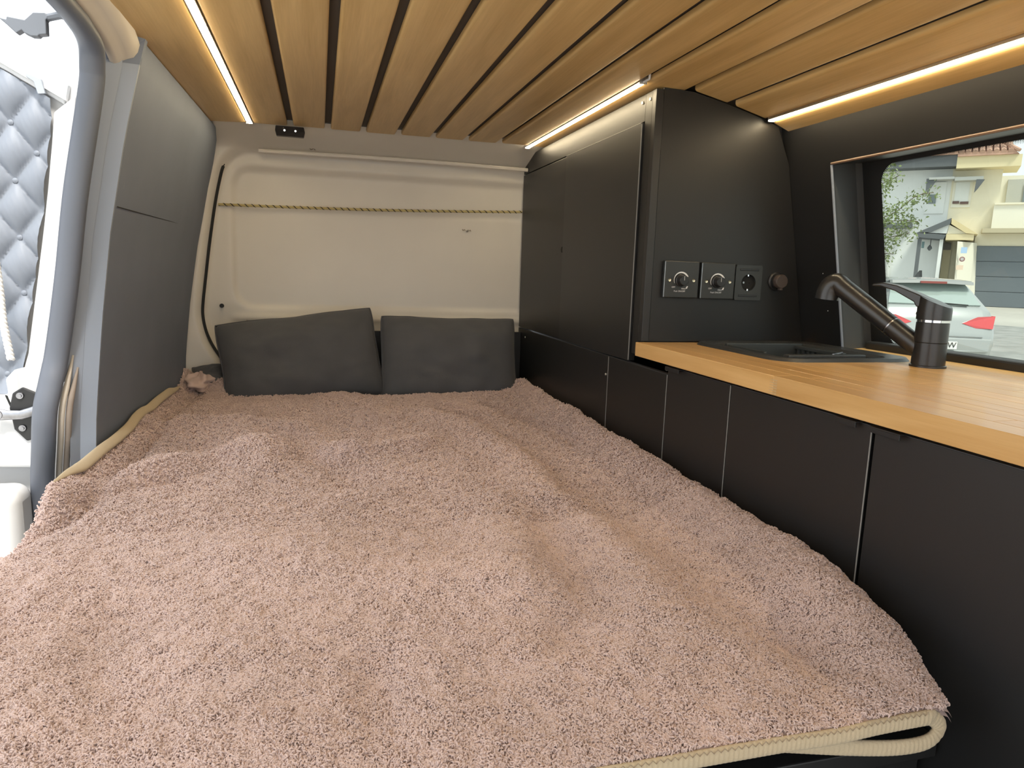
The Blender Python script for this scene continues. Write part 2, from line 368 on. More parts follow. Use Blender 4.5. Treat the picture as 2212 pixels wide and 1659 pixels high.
# body panel between opening and ceiling, and outer skin beyond the pillar
b = MB()
b.grid(np.array([[(-0.36, y, 0.462), (-0.372, y, 0.468), (-0.385, y, 0.462), (-0.40, y, 0.447)] for y in np.linspace(YF, 1.72, 20)]))
b.build('roof_rail', M['beige'], parent=frame, smooth=True)
zz = np.linspace(-0.95, 0.47, 20)
b = MB(); b.grid(np.array([[(lx(z) - 0.005, 1.722, z), (lx(z) - 0.075, 1.72, z), (lx(z) - 0.16, 1.80, z), (lx(z) - 0.16, 3.0, z)] for z in zz]))
b.build('outer_skin', M['bodywhite'], parent=frame, smooth=60)
# near end of the left wall, beside and behind the camera
MB().box(-0.62, -0.52, -0.60, 0.0, -1.0, 0.45).build('wall_left_near', M['charcoal'], kind='structure')

# ---- right wall with window recess
def rx(z): return 1.256 - 0.2 * z
WY0, WY1, WZ0, WZ1 = 0.15, 1.482, -0.208, 0.279
b = MB()
def quad_wall(y0, y1, z0, z1, off=0.0, n=8):
    b.grid(np.array([[(rx(z) + off, y, z) for y in (y0, y1)] for z in np.linspace(z0, z1, n)]))
quad_wall(WY1, 1.66, -1.0, 0.42); quad_wall(-0.60, WY0, -1.0, 0.42); quad_wall(WY0, WY1, WZ1, 0.42); quad_wall(WY0, WY1, -1.0, WZ0)
off = 0.16
quad_wall(-0.60, 2.9, -1.0, -0.22, off); quad_wall(-0.60, 2.9, 0.335, 0.47, off); quad_wall(1.56, 2.9, -0.22, 0.335, off); quad_wall(-0.60, 0.05, -0.22, 0.335, off)
wall_right = b.build('wall_right', M['black'], base=(1.25, 0.8, -1.0), kind='structure')
# reveal boards of the recess
MB().hexa([(rx(WZ1) - .001, WY0, WZ1), (rx(WZ1) - .001, WY1, WZ1), (rx(WZ1) + .15, WY1 + .02, WZ1 + 0.02), (rx(WZ1) + .15, WY0, WZ1 + 0.02)],
          [(rx(WZ1) - .001, WY0, WZ1 + .008), (rx(WZ1) - .001, WY1, WZ1 + .008), (rx(WZ1) + .15, WY1 + .02, WZ1 + .03), (rx(WZ1) + .15, WY0, WZ1 + .03)]).build('head_board', M['black'], parent=wall_right)
MB().tube([(rx(WZ1) - 0.002, y, WZ1 + 0.003) for y in (WY0, WY1)], 0.003, 8).build('head_edging', mat('brown edging', (0.20, 0.12, 0.075), 0.4), parent=wall_right)
MB().tube([(rx(z) - 0.001, WY1, z) for z in (WZ0, WZ1)], 0.003, 8).build('jamb_edging', M['greypaint'], parent=wall_right)
J = [(WZ0, 0), (WZ1 + .02, 0)]
b = MB(); b.grid(np.array([[(rx(z), WY1, z), (rx(z) + 0.012, WY1 + 0.006, z), (rx(z) + 0.10, WY1 + 0.035, z), (rx(z) + 0.145, WY1 + 0.03, z)] for z in np.linspace(WZ0 - .03, WZ1 + .03, 8)]))
b.build('jamb_board', mat('dark grey jamb', (0.06, 0.062, 0.064), 0.5), parent=wall_right)
for z in (0.02, -0.005, -0.02, -0.075):
    MB().lathe((rx(z) - .0005, 1.535 + z * .1, z), (-1, 0, 0), [(0, 0.0012), (0.0008, 0.001)], 8).build('paint_speck', M['print'], parent=wall_right)
# the window: tinted pane, black border with dotted fade
win = thing('window_1', (1.40, 0.8, -0.2), None, None, kind='structure')
GO = 0.12
def gpt(y, z, o=0.0): return (rx(z) + GO + o, y, z)
GY0, GY1, GZ0, GZ1 = 0.10, 1.456, -0.160, 0.284
inner = rrect(GY0, GY1, GZ0, GZ1, 0.045, 8); outer = rrect(GY0 - 0.09, GY1 + 0.10, GZ0 - 0.07, GZ1 + 0.08, 0.05, 8)
n = len(inner)
b = MB(); b.add([gpt(y, z, -0.001) for y, z in inner] + [gpt(y, z, -0.001) for y, z in outer], [(i, (i + 1) % n, n + (i + 1) % n, n + i) for i in range(n)])
b.build('black_border', M['blackrubber'], parent=win)
MB().add([gpt(y, z, 0.002) for y, z in outer], [tuple(range(n))]).build('pane', M['tint'], parent=win)
dots = MB()
per = []
for i in range(n):
    a, c = np.array(inner[i]), np.array(inner[(i + 1) % n]); L = np.linalg.norm(c - a); k = max(1, int(L / 0.0034)) if L > .02 else 2
    for t in range(k): per.append(a + (c - a) * t / k)
cen = np.array(((GY0 + GY1) / 2, (GZ0 + GZ1) / 2))
for q, p in enumerate(per):
    dirn = np.array((0., 0.))
    if p[0] > GY1 - .03: dirn[0] = -1
    if p[1] > GZ1 - .03: dirn[1] = -1
    if p[1] < GZ0 + .03: dirn[1] = 1
    if not dirn.any(): continue
    for row, rr in ((0.0012, 0.0013), (0.0040, 0.0010), (0.0065, 0.0007)):
        if (q + int(row * 1000)) % 2 and row > 0.002: pass
        c = p + dirn / np.linalg.norm(dirn) * row; o = len(dots.v)
        dots.add([gpt(c[0] + rr * math.cos(a), c[1] + rr * math.sin(a), -0.0012) for a in np.linspace(0, 2 * math.pi, 6, endpoint=False)], [tuple(range(6))])
dots.build('dotted_fade', M['blackrubber'], parent=win, kind='stuff')
MB().hexa([(1.375, GY0, -0.18), (1.375, 1.50, -0.18), (1.43, 1.50, -0.18), (1.43, GY0, -0.18)],
          [(1.372, GY0, -0.150), (1.372, 1.50, -0.150), (1.43, 1.50, -0.150), (1.43, GY0, -0.150)]).build('sill_gasket', M['blackrubber'], parent=win, bevel=0.006)

# ================================================================== FURNITURE
CXF = 0.80
# ---- upper cabinet
uc = thing('wall_cabinet', (1.05, 2.2, -0.22), 'tall black wall cabinet with two doors reaching the slatted ceiling', 'cabinet')
ZT = 0.4525
MB().add([(CXF + 0.016, 1.655, -0.20), (1.27, 1.655, -0.20), (1.27, 2.75, -0.20), (CXF + 0.016, 2.75, -0.20),
          (CXF + 0.016, 1.655, ZT - .003), (1.17, 1.655, 0.365), (1.17, 2.75, 0.365), (CXF + 0.016, 2.75, ZT - .003)],
         [(3, 2, 1, 0), (4, 5, 6, 7), (0, 1, 5, 4), (1, 2, 6, 5), (2, 3, 7, 6), (3, 0, 4, 7)]).build('carcass', M['black'], parent=uc)
# side panel towards the camera, its top follows the ceiling
top = [(x, zc(x) - 0.001) for x in np.linspace(0.822, 1.195, 10)]
poly = [(0.822, 1.64, -0.168)] + [(x, 1.64, z) for x, z in top] + [(rx(0.30) - .001, 1.64, 0.30), (rx(-0.168) - .001, 1.64, -0.168)]
poly = [p for p in poly if p[0] <= rx(p[2]) + 0.002]
MB().prism(poly, (0, 0.015, 0)).build('side_panel', M['black'], parent=uc)
MB().box(CXF, 0.8205, 1.637, 1.657, -0.168, ZT).build('corner_post', M['black2'], parent=uc, bevel=0.0012)
MB().box(CXF + 0.0005, CXF + 0.016, 1.6575, 1.695, -0.205, ZT).build('front_stile', M['black'], parent=uc, bevel=0.001)
MB().box(CXF + 0.001, CXF + 0.016, 1.696, 2.79, 0.386, ZT).build('fascia', M['black'], parent=uc, bevel=0.001)
d = MB().box(CXF - 0.006, CXF + 0.014, 1.700, 2.266, -0.226, 0.382).build('door', M['black2'], parent=uc, bevel=0.0012)
MB().box(CXF - 0.0065, CXF + 0.0, 1.702, 2.264, 0.3822, 0.3834).build('edge_band', M['edge'], parent=d)
MB().box(CXF - 0.0062, CXF - 0.0035, 1.6990, 1.6998, -0.224, 0.380).build('edge_band', M['edge'], parent=d)
d = MB().box(CXF + 0.0, CXF + 0.015, 2.270, 2.79, -0.226, 0.382).build('door', M['black'], parent=uc, bevel=0.001)
MB().lathe((CXF - 0.0005, 2.283, 0.078), (-1, 0, 0), [(0, 0.010), (0.002, 0.009), (0.002, 0.0)], 16).build('latch_hole', M['dark'], parent=d)
for y, z in ((1.712, 0.434), (1.668, 0.434)):
    MB().lathe((CXF - 0.0005, y, z), (-1, 0, 0), [(0, 0.0042), (0.0015, 0.0035)], 12).build('screw', M['brass'], parent=uc)

# ---- base cabinets: one unit per front
ZF = -0.213
units = [(1.842, 2.79, -0.232, None, 'black fixed front panel of the base unit beside the pillows'),
         (1.488, 1.838, -0.232, None, 'black base unit under the end of the tall cabinet'),
         (1.2205, 1.484, ZF, (1.475, 1.410), 'narrow black base unit beneath the left end of the worktop'),
         (0.842, 1.2165, ZF, (0.905, 0.86), 'black base unit with pull near its right corner, under the sink'),
         (0.30, 0.834, ZF, (0.832, 0.775), 'large black base unit nearest the camera under the worktop')]
for k, (y0, y1, zt, hd, lab) in enumerate(units):
    u = thing('base_cabinet', (1.05, (y0 + y1) / 2, -1.0), lab, 'cabinet', group='black base cabinets along the kitchen side')
    ct = -0.236 if k < 1 else -0.36 if k in (1, 2, 3) else -0.208
    MB().box(CXF + 0.019, 1.25, y0 + 0.001, y1 - 0.001, -1.0, ct).build('carcass', M['dark'], parent=u)
    d = MB().box(CXF, CXF + 0.018, y0, y1, -0.98, zt).build('door', M['black2'] if k > 1 else M['black'], parent=u, bevel=0.001)
    MB().box(CXF - 0.0003, CXF + 0.0012, y0 - 0.0014, y0 - 0.0001, -0.97, zt - 0.001).build('edge_band', M['edge'], parent=d)
    MB().box(CXF - 0.0004, CXF + 0.012, y0, y1, zt, zt + 0.0008).build('edge_band', mat('dark edge', (0.06, 0.06, 0.06), 0.5), parent=d)
    if hd:
        ya, yb = hd
        MB().box(CXF - 0.014, CXF + 0.016, yb, ya, zt + 0.001, zt + 0.0032).box(CXF - 0.014, CXF - 0.0115, yb, ya, zt - 0.006, zt + 0.001).build('handle', M['plastic'], parent=d, bevel=0.0006)
    if k == 2:
        MB().lathe((CXF - 0.004, 1.481, zt - 0.006), (-1, 0, 0), [(0, 0.0035), (0.003, 0.003)], 10).build('bumper_pin', M['alu'], parent=d)
    if k == 0:
        MB().lathe((CXF, 1.853, -0.287), (-1, 0, 0), [(0, 0.004), (0.003, 0.003)], 10).build('bumper_pin', M['alu'], parent=d)
        MB().lathe((CXF, 2.69, -0.262), (-1, 0, 0), [(0, 0.004), (0.002, 0.003)], 10).build('screw', M['alu'], parent=d)

# ---- worktop of glued staves, with the cut-out for the sink
wt = thing('worktop', (1.1, 0.7, -0.205), 'thick oiled beech worktop of glued staves under the window', 'worktop')
WX0, WX1, WYA, WYB = 0.784, 1.405, -0.3, 1.637
HX0, HX1, HY0, HY1 = 0.955, 1.262, 1.262, 1.604
rows = [WX0, 0.830, 0.872, 0.913, HX0, 1.005, 1.056, 1.108, 1.160, 1.211, HX1, 1.31, 1.36, WX1]
rs = random.Random(3)
def stave(x0, x1, y0, y1):
    if y1 - y0 < 0.01: return
    MB().box(x0 + .00015, x1 - .00015, y0 + .0002, y1 - .0002, -0.205, -0.170).build('stave', M['worktop'], parent=wt, bevel=0.0008, seg=1)
for i in range(len(rows) - 1):
    x0, x1 = rows[i], rows[i + 1]
    cuts = [WYA]; y = WYA
    while True:
        y += rs.uniform(0.35, 0.75)
        if y > WYB - 0.12: break
        cuts.append(y)
    if i == 0: cuts = [WYA, 0.42, 1.063]
    cuts.append(WYB)
    for a, c in zip(cuts[:-1], cuts[1:]):
        if HX0 <= x0 and x1 <= HX1:
            stave(x0, x1, a, min(c, HY0)); stave(x0, x1, max(a, HY1), c)
        else: stave(x0, x1, a, c)
# finger joint on the front edge
b = MB()
for k in range(6):
    z = -0.176 - k * 0.0048
    b.add([(WX0 - .0003, 1.052, z), (WX0 - .0003, 1.074, z - 0.0012), (WX0 - .0003, 1.074, z - 0.0018), (WX0 - .0003, 1.052, z - 0.0030)], [(0, 1, 2, 3)])
b.build('finger_joint', mat('joint end grain', (0.60, 0.42, 0.22), 0.5), parent=wt)

# ---- sink
sk = thing('sink', (1.1, 1.43, -0.30), 'black inset kitchen sink with rounded rim in the worktop', 'sink')
def ring(outer_, inner_, zo, zi):
    n = len(outer_); m = MB()
    m.add([(x, y, zo) for x, y in outer_] + [(x, y, zi) for x, y in inner_], [(i, (i + 1) % n, n + (i + 1) % n, n + i) for i in range(n)]); return m
o1 = rrect(0.928, 1.290, 1.234, 1.626, 0.062, 8); o2 = rrect(0.934, 1.284, 1.240, 1.620, 0.058, 8); o3 = rrect(0.972, 1.248, 1.278, 1.592, 0.035, 8); o4 = rrect(0.982, 1.238, 1.288, 1.584, 0.03, 8)
m = MB()
def loop(zo, zi, a, c): m.v and None; r_ = ring(a, c, zo, zi); m.add(r_.v, r_.f)
loop(-0.1699, -0.163, o1, o2); loop(-0.163, -0.1655, o2, o3)
m.build('rim', M['sink'], parent=sk, smooth=50)
m = MB(); loop(-0.1655, -0.172, o3, o4); loop(-0.172, -0.30, o4, rrect(0.992, 1.228, 1.30, 1.572, 0.03, 8))
m.add([(x, y, -0.30) for x, y in rrect(0.992, 1.228, 1.30, 1.572, 0.03, 8)], [tuple(range(36))])
m.build('bowl', M['sink'], parent=sk, smooth=50)
MB().lathe((1.11, 1.43, -0.299), (0, 0, 1), [(0, 0.045), (0.003, 0.043), (0.003, 0.0)], 24).build('drain', M['chrome'], parent=sk, smooth=True)
M['rack'] = mat('grey black rack plastic', (0.055, 0.06, 0.06), 0.35)
rk = thing('dish_rack', (1.06, 1.5, -0.30), 'black slotted dish rack sitting inside the sink bowl', 'rack')
MB().box(1.0, 1.225, 1.555, 1.567, -0.299, -0.1635).build('end_board', M['rack'], parent=rk, bevel=0.002)
MB().box(1.0, 1.008, 1.40, 1.553, -0.299, -0.1665).build('side_board', M['rack'], parent=rk, bevel=0.002)
for k in range(9):
    y = 1.545 - k * 0.019
    MB().box(1.205, 1.212, y - 0.005, y + 0.005, -0.299, -0.178).build('slat', M['rack'], parent=rk, bevel=0.001)
MB().box(1.200, 1.217, 1.385, 1.553, -0.1775, -0.168).build('top_rail', M['rack'], parent=rk, bevel=0.002)
MB().tube([(1.195, 1.375, -0.166), (1.12, 1.315, -0.164)], 0.003, 8).build('rod', M['steel'], parent=rk, smooth=True)
MB().box(0.995, 1.20, 1.303, 1.325, -0.172, -0.1625).build('front_bar', M['sink'], parent=rk, bevel=0.003)

# ---- tap
FX, FY = 1.229, 1.163
tp = thing('mixer_tap', (FX, FY, -0.170), 'matte black single lever kitchen tap with slanted pull-out spout', 'tap')
MB().lathe((FX, FY, -0.170), (0, 0, 1), [(0, 0.0345), (0.004, 0.0345), (0.005, 0.0318), (0.051, 0.0312)], 32).build('base_sleeve', M['faucet'], parent=tp, smooth=24)
MB().lathe((FX, FY, -0.1185), (0, 0, 1), [(0, 0.0305), (0.001, 0.0312), (0.041, 0.0306), (0.042, 0.029)], 32).build('body', M['faucet'], parent=tp, smooth=24)
MB().lathe((FX, FY, -0.0765), (0, 0, 1), [(0, 0.0298), (0.005, 0.0298)], 32).build('chrome_ring', M['chrome'], parent=tp, smooth=24)
sdir = np.array((1.137, 1.340)) - np.array((FX, FY)); sl = np.linalg.norm(sdir); sdir /= sl; nrm = np.array((-sdir[1], sdir[0]))
# lever: cap plus blade in the plane of the spout
def lev(pts, hw):
    poly = [(FX + sdir[0] * a - nrm[0] * hw, FY + sdir[1] * a - nrm[1] * hw, z) for a, z in pts]
    return MB().prism(poly, (nrm[0] * 2 * hw, nrm[1] * 2 * hw, 0))
capring = []
for (dz, r, sl_) in ((-0.0712, 0.0322, 0.0), (-0.050, 0.0322, 0.0), (-0.046, 0.0312, 0.42)):
    capring.append([(FX + r * math.cos(a), FY + r * math.sin(a), dz + sl_ * (r * (math.cos(a) * sdir[0] + math.sin(a) * sdir[1]) + 0.031)) for a in np.linspace(0, 2 * math.pi, 28, endpoint=False)])
m = MB(); k = 28
m.add([p for r_ in capring for p in r_], [(i * k + j, i * k + (j + 1) % k, (i + 1) * k + (j + 1) % k, (i + 1) * k + j) for i in range(2) for j in range(k)] + [tuple(range(k - 1, -1, -1)), tuple(2 * k + j for j in range(k))])
lv = m.build('lever_cap', M['faucet'], parent=tp, smooth=45)
lev([(0.010, -0.046), (0.030, -0.046), (0.036, -0.036), (0.075, -0.015), (0.105, -0.006), (0.122, -0.0065), (0.122, -0.002), (0.100, 0.002), (0.072, -0.003), (0.030, -0.019), (-0.018, -0.041)], 0.020).build('lever_blade', M['faucet'], parent=lv, bevel=0.003)
MB().lathe((FX + sdir[0] * .031, FY + sdir[1] * .031, -0.060), (sdir[0], sdir[1], 0), [(0, 0.004), (0.003, 0.003)], 12).build('index_stud', M['chrome'], parent=lv)
s0 = np.array((FX + sdir[0] * 0.012, FY + sdir[1] * 0.012, -0.138)); s1 = np.array((1.137, 1.340, -0.006))
ax = (s1 - s0); sL = np.linalg.norm(ax); ax /= sL
jn = s0 + ax * 0.082
MB().tube([s0, jn], [0.0205, 0.0215], 20).build('spout_socket', M['faucet'], parent=tp, smooth=24)
MB().tube([jn + ax * 0.001, jn + ax * 0.004], 0.020, 20).build('joint_ring', M['steel'], parent=tp, smooth=24)
hp = [jn + ax * 0.0045, jn + ax * 0.06, s1 - ax * 0.03, s1 - ax * 0.012]
tail = [s1 + np.array((sdir[0] * .004, sdir[1] * .004, 0.003)), s1 + np.array((sdir[0] * .016, sdir[1] * .016, -0.004)), s1 + np.array((sdir[0] * .022, sdir[1] * .022, -0.018)), s1 + np.array((sdir[0] * .024, sdir[1] * .024, -0.034))]
hpath = cr(hp + tail, 5)
MB().tube(hpath, list(np.interp(np.linspace(0, 1, len(hpath)), [0, .5, .75, 1], [0.0213, 0.0220, 0.0245, 0.0262])), 20).build('spray_head', M['faucet'], parent=tp, smooth=24)

# ---- two dimmers, a socket and a capped inlet on the side panel
def dimmer(cx, cz, label):
    t = thing('dimmer_switch', (cx, 1.64, cz - 0.047), label, 'switch', group='dimmers on the cabinet side')
    MB().box(cx - 0.050, cx + 0.050, 1.6285, 1.6395, cz - 0.047, cz + 0.047).build('plate', M['plate'], parent=t, bevel=0.0025)
    MB().box(cx - 0.0496, cx - 0.0475, 1.6283, 1.6295, cz - 0.045, cz + 0.045).build('edge_glint', M['steel'], parent=t)  # glint along the plate's left edge, modelled as a bright steel strip
    kn = MB().lathe((cx - 0.002, 1.6285, cz - 0.002), (0, -1, 0), [(0, 0.0165), (0.003, 0.0160), (0.004, 0.0135), (0.019, 0.0125), (0.020, 0.0115)], 28).build('knob', M['plastic'], parent=t, smooth=40)
    MB().box(cx - 0.0030, cx - 0.0022, 1.6080, 1.6087, cz - 0.002, cz + 0.009).build('pointer', M['print'], parent=kn)
    A = []
    for a in np.linspace(math.radians(205), math.radians(25), 26):
        w_ = np.interp(a, [math.radians(25), math.radians(205)], [0.0048, 0.0010]); A.append([(cx - .002 + 0.0185 * math.cos(a), 1.6282, cz - .002 + 0.0185 * math.sin(a)), (cx - .002 + (0.0185 + w_) * math.cos(a), 1.6282, cz - .002 + (0.0185 + w_) * math.sin(a))])
    MB().grid(np.array(A)).build('dial_arc', M['print'], parent=t)
    MB().add([(cx + .013, 1.6282, cz - .022), (cx + .017, 1.6282, cz - .0235), (cx + .0195, 1.6282, cz - .0165), (cx + .0165, 1.6282, cz - .0165)], [(0, 1, 2, 3)]).build('dial_arrow', M['print'], parent=t)
    R = (math.pi / 2, 0, 0)
    text('lettering', 'OFF', (cx - 0.022, 1.6281, cz - 0.020), 0.0058, R, M['print'], t)
    text('lettering', 'MAX', (cx + 0.007, 1.6281, cz - 0.0235), 0.0058, R, M['print'], t)
    text('lettering', 'Push ON/OFF', (cx - 0.004, 1.6281, cz - 0.030), 0.0056, R, M['print'], t)
    for sx in (-0.0345, 0.0345):
        MB().lathe((cx + sx, 1.6285, cz - .002), (0, -1, 0), [(0, 0.0044), (0.0012, 0.0038), (0.0006, 0.002), (0.0006, 0)], 14).build('screw', M['brass'], parent=t, smooth=40)
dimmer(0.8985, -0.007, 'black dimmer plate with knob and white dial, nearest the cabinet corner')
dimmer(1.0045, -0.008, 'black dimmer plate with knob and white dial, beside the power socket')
t = thing('power_socket', (1.096, 1.64, -0.05), 'black square mains socket with round earthed recess', 'socket')
cx, cz = 1.097, -0.010
angs = np.linspace(0, 2 * math.pi, 64, endpoint=False) + 0.003
def sq(a):
    c_, s_ = math.cos(a), math.sin(a); k = min(0.040 / max(abs(c_), 1e-6), 0.046 / max(abs(s_), 1e-6)); return (cx + k * c_, cz + k * s_)
ro = [sq(a) for a in angs]; ci = [(cx + 0.0215 * math.cos(a), cz + 0.0215 * math.sin(a)) for a in angs]
n = len(ro); y1, y0 = 1.6395, 1.630
MB().add([(x, y1, z) for x, z in ro] + [(x, y0, z) for x, z in ro] + [(x, y0, z) for x, z in ci] + [(x, y1, z) for x, z in ci],
         [(j * n + i, j * n + (i + 1) % n, (j + 1) * n + (i + 1) % n, (j + 1) * n + i) for j in range(3) for i in range(n)]).build('cover', M['plate'], parent=t)
MB().lathe((cx, 1.6393, cz), (0, -1, 0), [(0, 0.0225), (0.0005, 0.0225), (0.0005, 0)], 28).build('recess', M['dark'], parent=t)
for z in (cz + 0.034, cz - 0.034):
    MB().box(cx - 0.028, cx + 0.028, 1.628, 1.6305, z - 0.0025, z + 0.0025).build('rib', M['plastic'], parent=t, bevel=0.001)
for z in (cz + 0.019, cz - 0.019):
    MB().box(cx - 0.002, cx + 0.002, 1.632, 1.6385, z - 0.003, z + 0.003).build('earth_clip', M['chrome'], parent=t, bevel=0.0008)
for x in (cx - 0.0095, cx + 0.0095):
    MB().lathe((x, 1.6385, cz), (0, -1, 0), [(0, 0.003), (0.0006, 0.0026)], 12).build('pin_hole', M['steel'] if x < cx else M['dark'], parent=t)
t = thing('round_inlet', (1.19, 1.64, -0.03), 'round black wall inlet with a brown protective cap', 'socket')
MB().lathe((1.188, 1.6395, -0.004), (0, -1, 0), [(0, 0.026), (0.003, 0.025), (0.005, 0.021), (0.012, 0.020)], 28).build('collar', M['plastic'], parent=t, smooth=40)
cp = MB().lathe((1.188, 1.627, -0.004), (0, -1, 0), [(0, 0.0185), (0.012, 0.0185), (0.0145, 0.0165)], 28).build('cap', M['brown'], parent=t, smooth=40)
MB().box(1.184, 1.192, 1.6135, 1.6255, -0.0275, -0.0215).build('lift_tab', M['brown'], parent=cp, bevel=0.001)

# ---- LED strips in the ceiling gaps
def led(x, y0, y1, label):
    z = zc(x); t = thing('led_strip', (x, (y0 + y1) / 2, z - 0.004), label, 'light', group='lit strips in the slatted ceiling')
    pr = [(x - 0.0095, z + 0.012), (x - 0.0095, z - 0.001), (x - 0.0080, z - 0.001), (x - 0.0080, z + 0.010), (x + 0.0080, z + 0.010), (x + 0.0080, z - 0.001), (x + 0.0095, z - 0.001), (x + 0.0095, z + 0.012)]
    MB().prism([(a, y0, c) for a, c in pr], (0, y1 - y0, 0)).build('profile', M['alu'], parent=t)
    ds = [(x + 0.0078 * math.cos(a), z - 0.0005 + 0.0042 * math.sin(a)) for a in np.linspace(math.pi, 2 * math.pi, 9)]
    MB().prism([(a, y0 + 0.002, c) for a, c in ds], (0, y1 - y0 - 0.004, 0)).build('diffuser', M['led'], parent=t, smooth=True)
    for y in (y0, y1):
        MB().box(x - 0.0098, x + 0.0098, y - 0.0015, y + 0.0015, z - 0.005, z + 0.012).build('end_cap', M['alu'], parent=t)
    return t
led(GAPS[0], -0.28, 2.555, 'long warm LED strip in the ceiling on the door side')
t = led(GAPS[8], 1.625, 2.60, 'short warm LED strip along the top of the wall cabinet')
MB().tube([(GAPS[8], 1.622, zc(.757) - .001), (GAPS[8] + .004, 1.60, zc(.757) + .002), (GAPS[8] + .002, 1.595, zc(.757) + .012)], 0.003, 8).build('lead_wire', M['bodywhite'], parent=t, smooth=True)
led(GAPS[11], -0.28, 1.628, 'warm LED strip in the ceiling above the kitchen window')

# ---- black bracket at the end of the slats
t = thing('ceiling_bracket', (-0.09, 2.57, 0.42), 'small black bracket with two screws at the slat ends', 'bracket')
MB().prism([(-0.135, 2.535, 0.453), (-0.045, 2.535, 0.453), (-0.042, 2.548, 0.440), (-0.046, 2.556, 0.424), (-0.134, 2.556, 0.424), (-0.138, 2.548, 0.440)], (0, 0.022, 0)).build('body', M['plastic'], parent=t, bevel=0.002)
for x in (-0.107, -0.072):
    MB().lathe((x, 2.5525 - .012, 0.440), (0, -1, -0.2), [(0, 0.004), (0.006, 0.0035)], 10).build('screw', M['chrome'], parent=t)

# ---- yellow and black cord across the back wall
t = thing('tension_cord', (0.2, 2.78, 0.2), 'yellow cord with black flecks stretched across the white back wall', 'cord')
n = 70; xs = np.linspace(-0.352, 0.797, n); cz_ = lambda x: 0.206 + 0.033 * (x + .352) / 1.15 - 0.006 * math.sin(math.pi * (x + .352) / 1.15)
MB().tube([(x, 2.789, cz_(x)) for x in xs], 0.0046, 8).build('cord', M['rope'], parent=t, smooth=True)
hx = np.linspace(-0.35, 0.795, 47 * 12); pit = 1.145 / 47
MB().tube([(x, 2.789 + 0.0040 * math.cos(2 * math.pi * x / pit), cz_(x) + 0.0040 * math.sin(2 * math.pi * x / pit)) for x in hx], 0.0019, 5).build('black_strand', M['ropeblack'], parent=t, smooth=True)

# ================================================================== BED
ZB = -0.45
MB().box(-0.455, 0.785, 0.70, 2.74, -0.60, -0.515).build('mattress', M['mattress'], bevel=0.03, seg=4, label='black covered mattress underneath the brown fleece blanket', category='mattress')
bb = thing('bed_base', (0.15, 1.7, -1.0), 'black bed box carrying the mattress', 'bed')
MB().box(-0.47, 0.796, 0.66, 2.745, -0.63, -0.602).build('top_board', M['black'], parent=bb, bevel=0.002)
MB().box(-0.46, 0.79, 0.68, 0.70, -1.0, -0.632).build('front_board', M['black'], parent=bb, bevel=0.002)
for x in (-0.46, 0.77):
    MB().box(x, x + 0.02, 0.702, 2.74, -1.0, -0.632).build('side_board', M['black'], parent=bb)

RIDGES = [  # polyline, height, width
    ([(-0.45, 1.36), (-0.39, 1.49), (-0.33, 1.59), (-0.23, 1.66), (-0.10, 1.68)], 0.020, 0.050),
    ([(-0.47, 1.20), (-0.41, 1.38), (-0.36, 1.48), (-0.30, 1.52)], -0.012, 0.030),
    ([(0.62, 2.16), (0.56, 1.59), (0.55, 1.19), (0.58, 0.82), (0.61, 0.66)], -0.010, 0.055),
    ([(0.78, 2.55), (0.735, 1.73), (0.725, 1.21), (0.725, 0.93), (0.68, 0.70), (0.65, 0.60)], 0.018, 0.060),
    ([(-0.40, 2.00), (-0.36, 2.03), (-0.28, 2.06), (-0.21, 1.92), (-0.17, 1.76), (-0.13, 1.60)], 0.015, 0.060),
    ([(-0.30, 1.80), (-0.24, 1.62)], -0.010, 0.05),
    ([(-0.20, 2.02), (-0.15, 1.99), (-0.07, 1.94), (0.0, 1.73), (0.05, 1.66)], 0.016, 0.050),
    ([(0.03, 1.66), (0.10, 1.66), (0.19, 1.69), (0.26, 1.74)], 0.015, 0.035),
    ([(-0.05, 1.84), (0.02, 1.60), (0.06, 1.45)], -0.010, 0.05),
    ([(0.38, 2.20), (0.47, 1.99), (0.515, 1.71), (0.52, 1.49), (0.50, 1.31)], -0.012, 0.035),
    ([(0.30, 2.10), (0.40, 1.90), (0.45, 1.68), (0.46, 1.45), (0.44, 1.25)], 0.010, 0.055),
    ([(0.55, 2.28), (0.62, 2.10), (0.66, 1.90), (0.66, 1.70)], -0.014, 0.028),
    ([(0.40, 1.20), (0.385, 1.08), (0.37, 0.96), (0.36, 0.84), (0.30, 0.78)], -0.011, 0.042),
    ([(0.30, 1.25), (0.29, 1.05), (0.27, 0.90)], 0.012, 0.06),
    ([(0.46, 1.10), (0.46, 0.90), (0.44, 0.78)], 0.012, 0.05),
    ([(-0.25, 0.95), (-0.24, 0.84), (-0.20, 0.76)], -0.014, 0.06),
    ([(0.06, 0.76), (0.06, 0.66), (0.05, 0.58)], -0.013, 0.035),
    ([(0.62, 0.74), (0.60, 0.66), (0.56, 0.60)], -0.014, 0.05),
    ([(-0.10, 1.10), (0.05, 0.98), (0.20, 0.92)], 0.010, 0.09),
    ([(-0.46, 2.66), (-0.36, 2.62), (-0.30, 2.60)], 0.028, 0.05),
    ([(-0.46, 2.50), (-0.40, 2.44)], -0.012, 0.03),
    ([(0.74, 2.72), (0.72, 2.55)], 0.012, 0.06),
    ([(0.05, 2.45), (0.10, 2.20), (0.16, 2.05)], 0.008, 0.08),
]
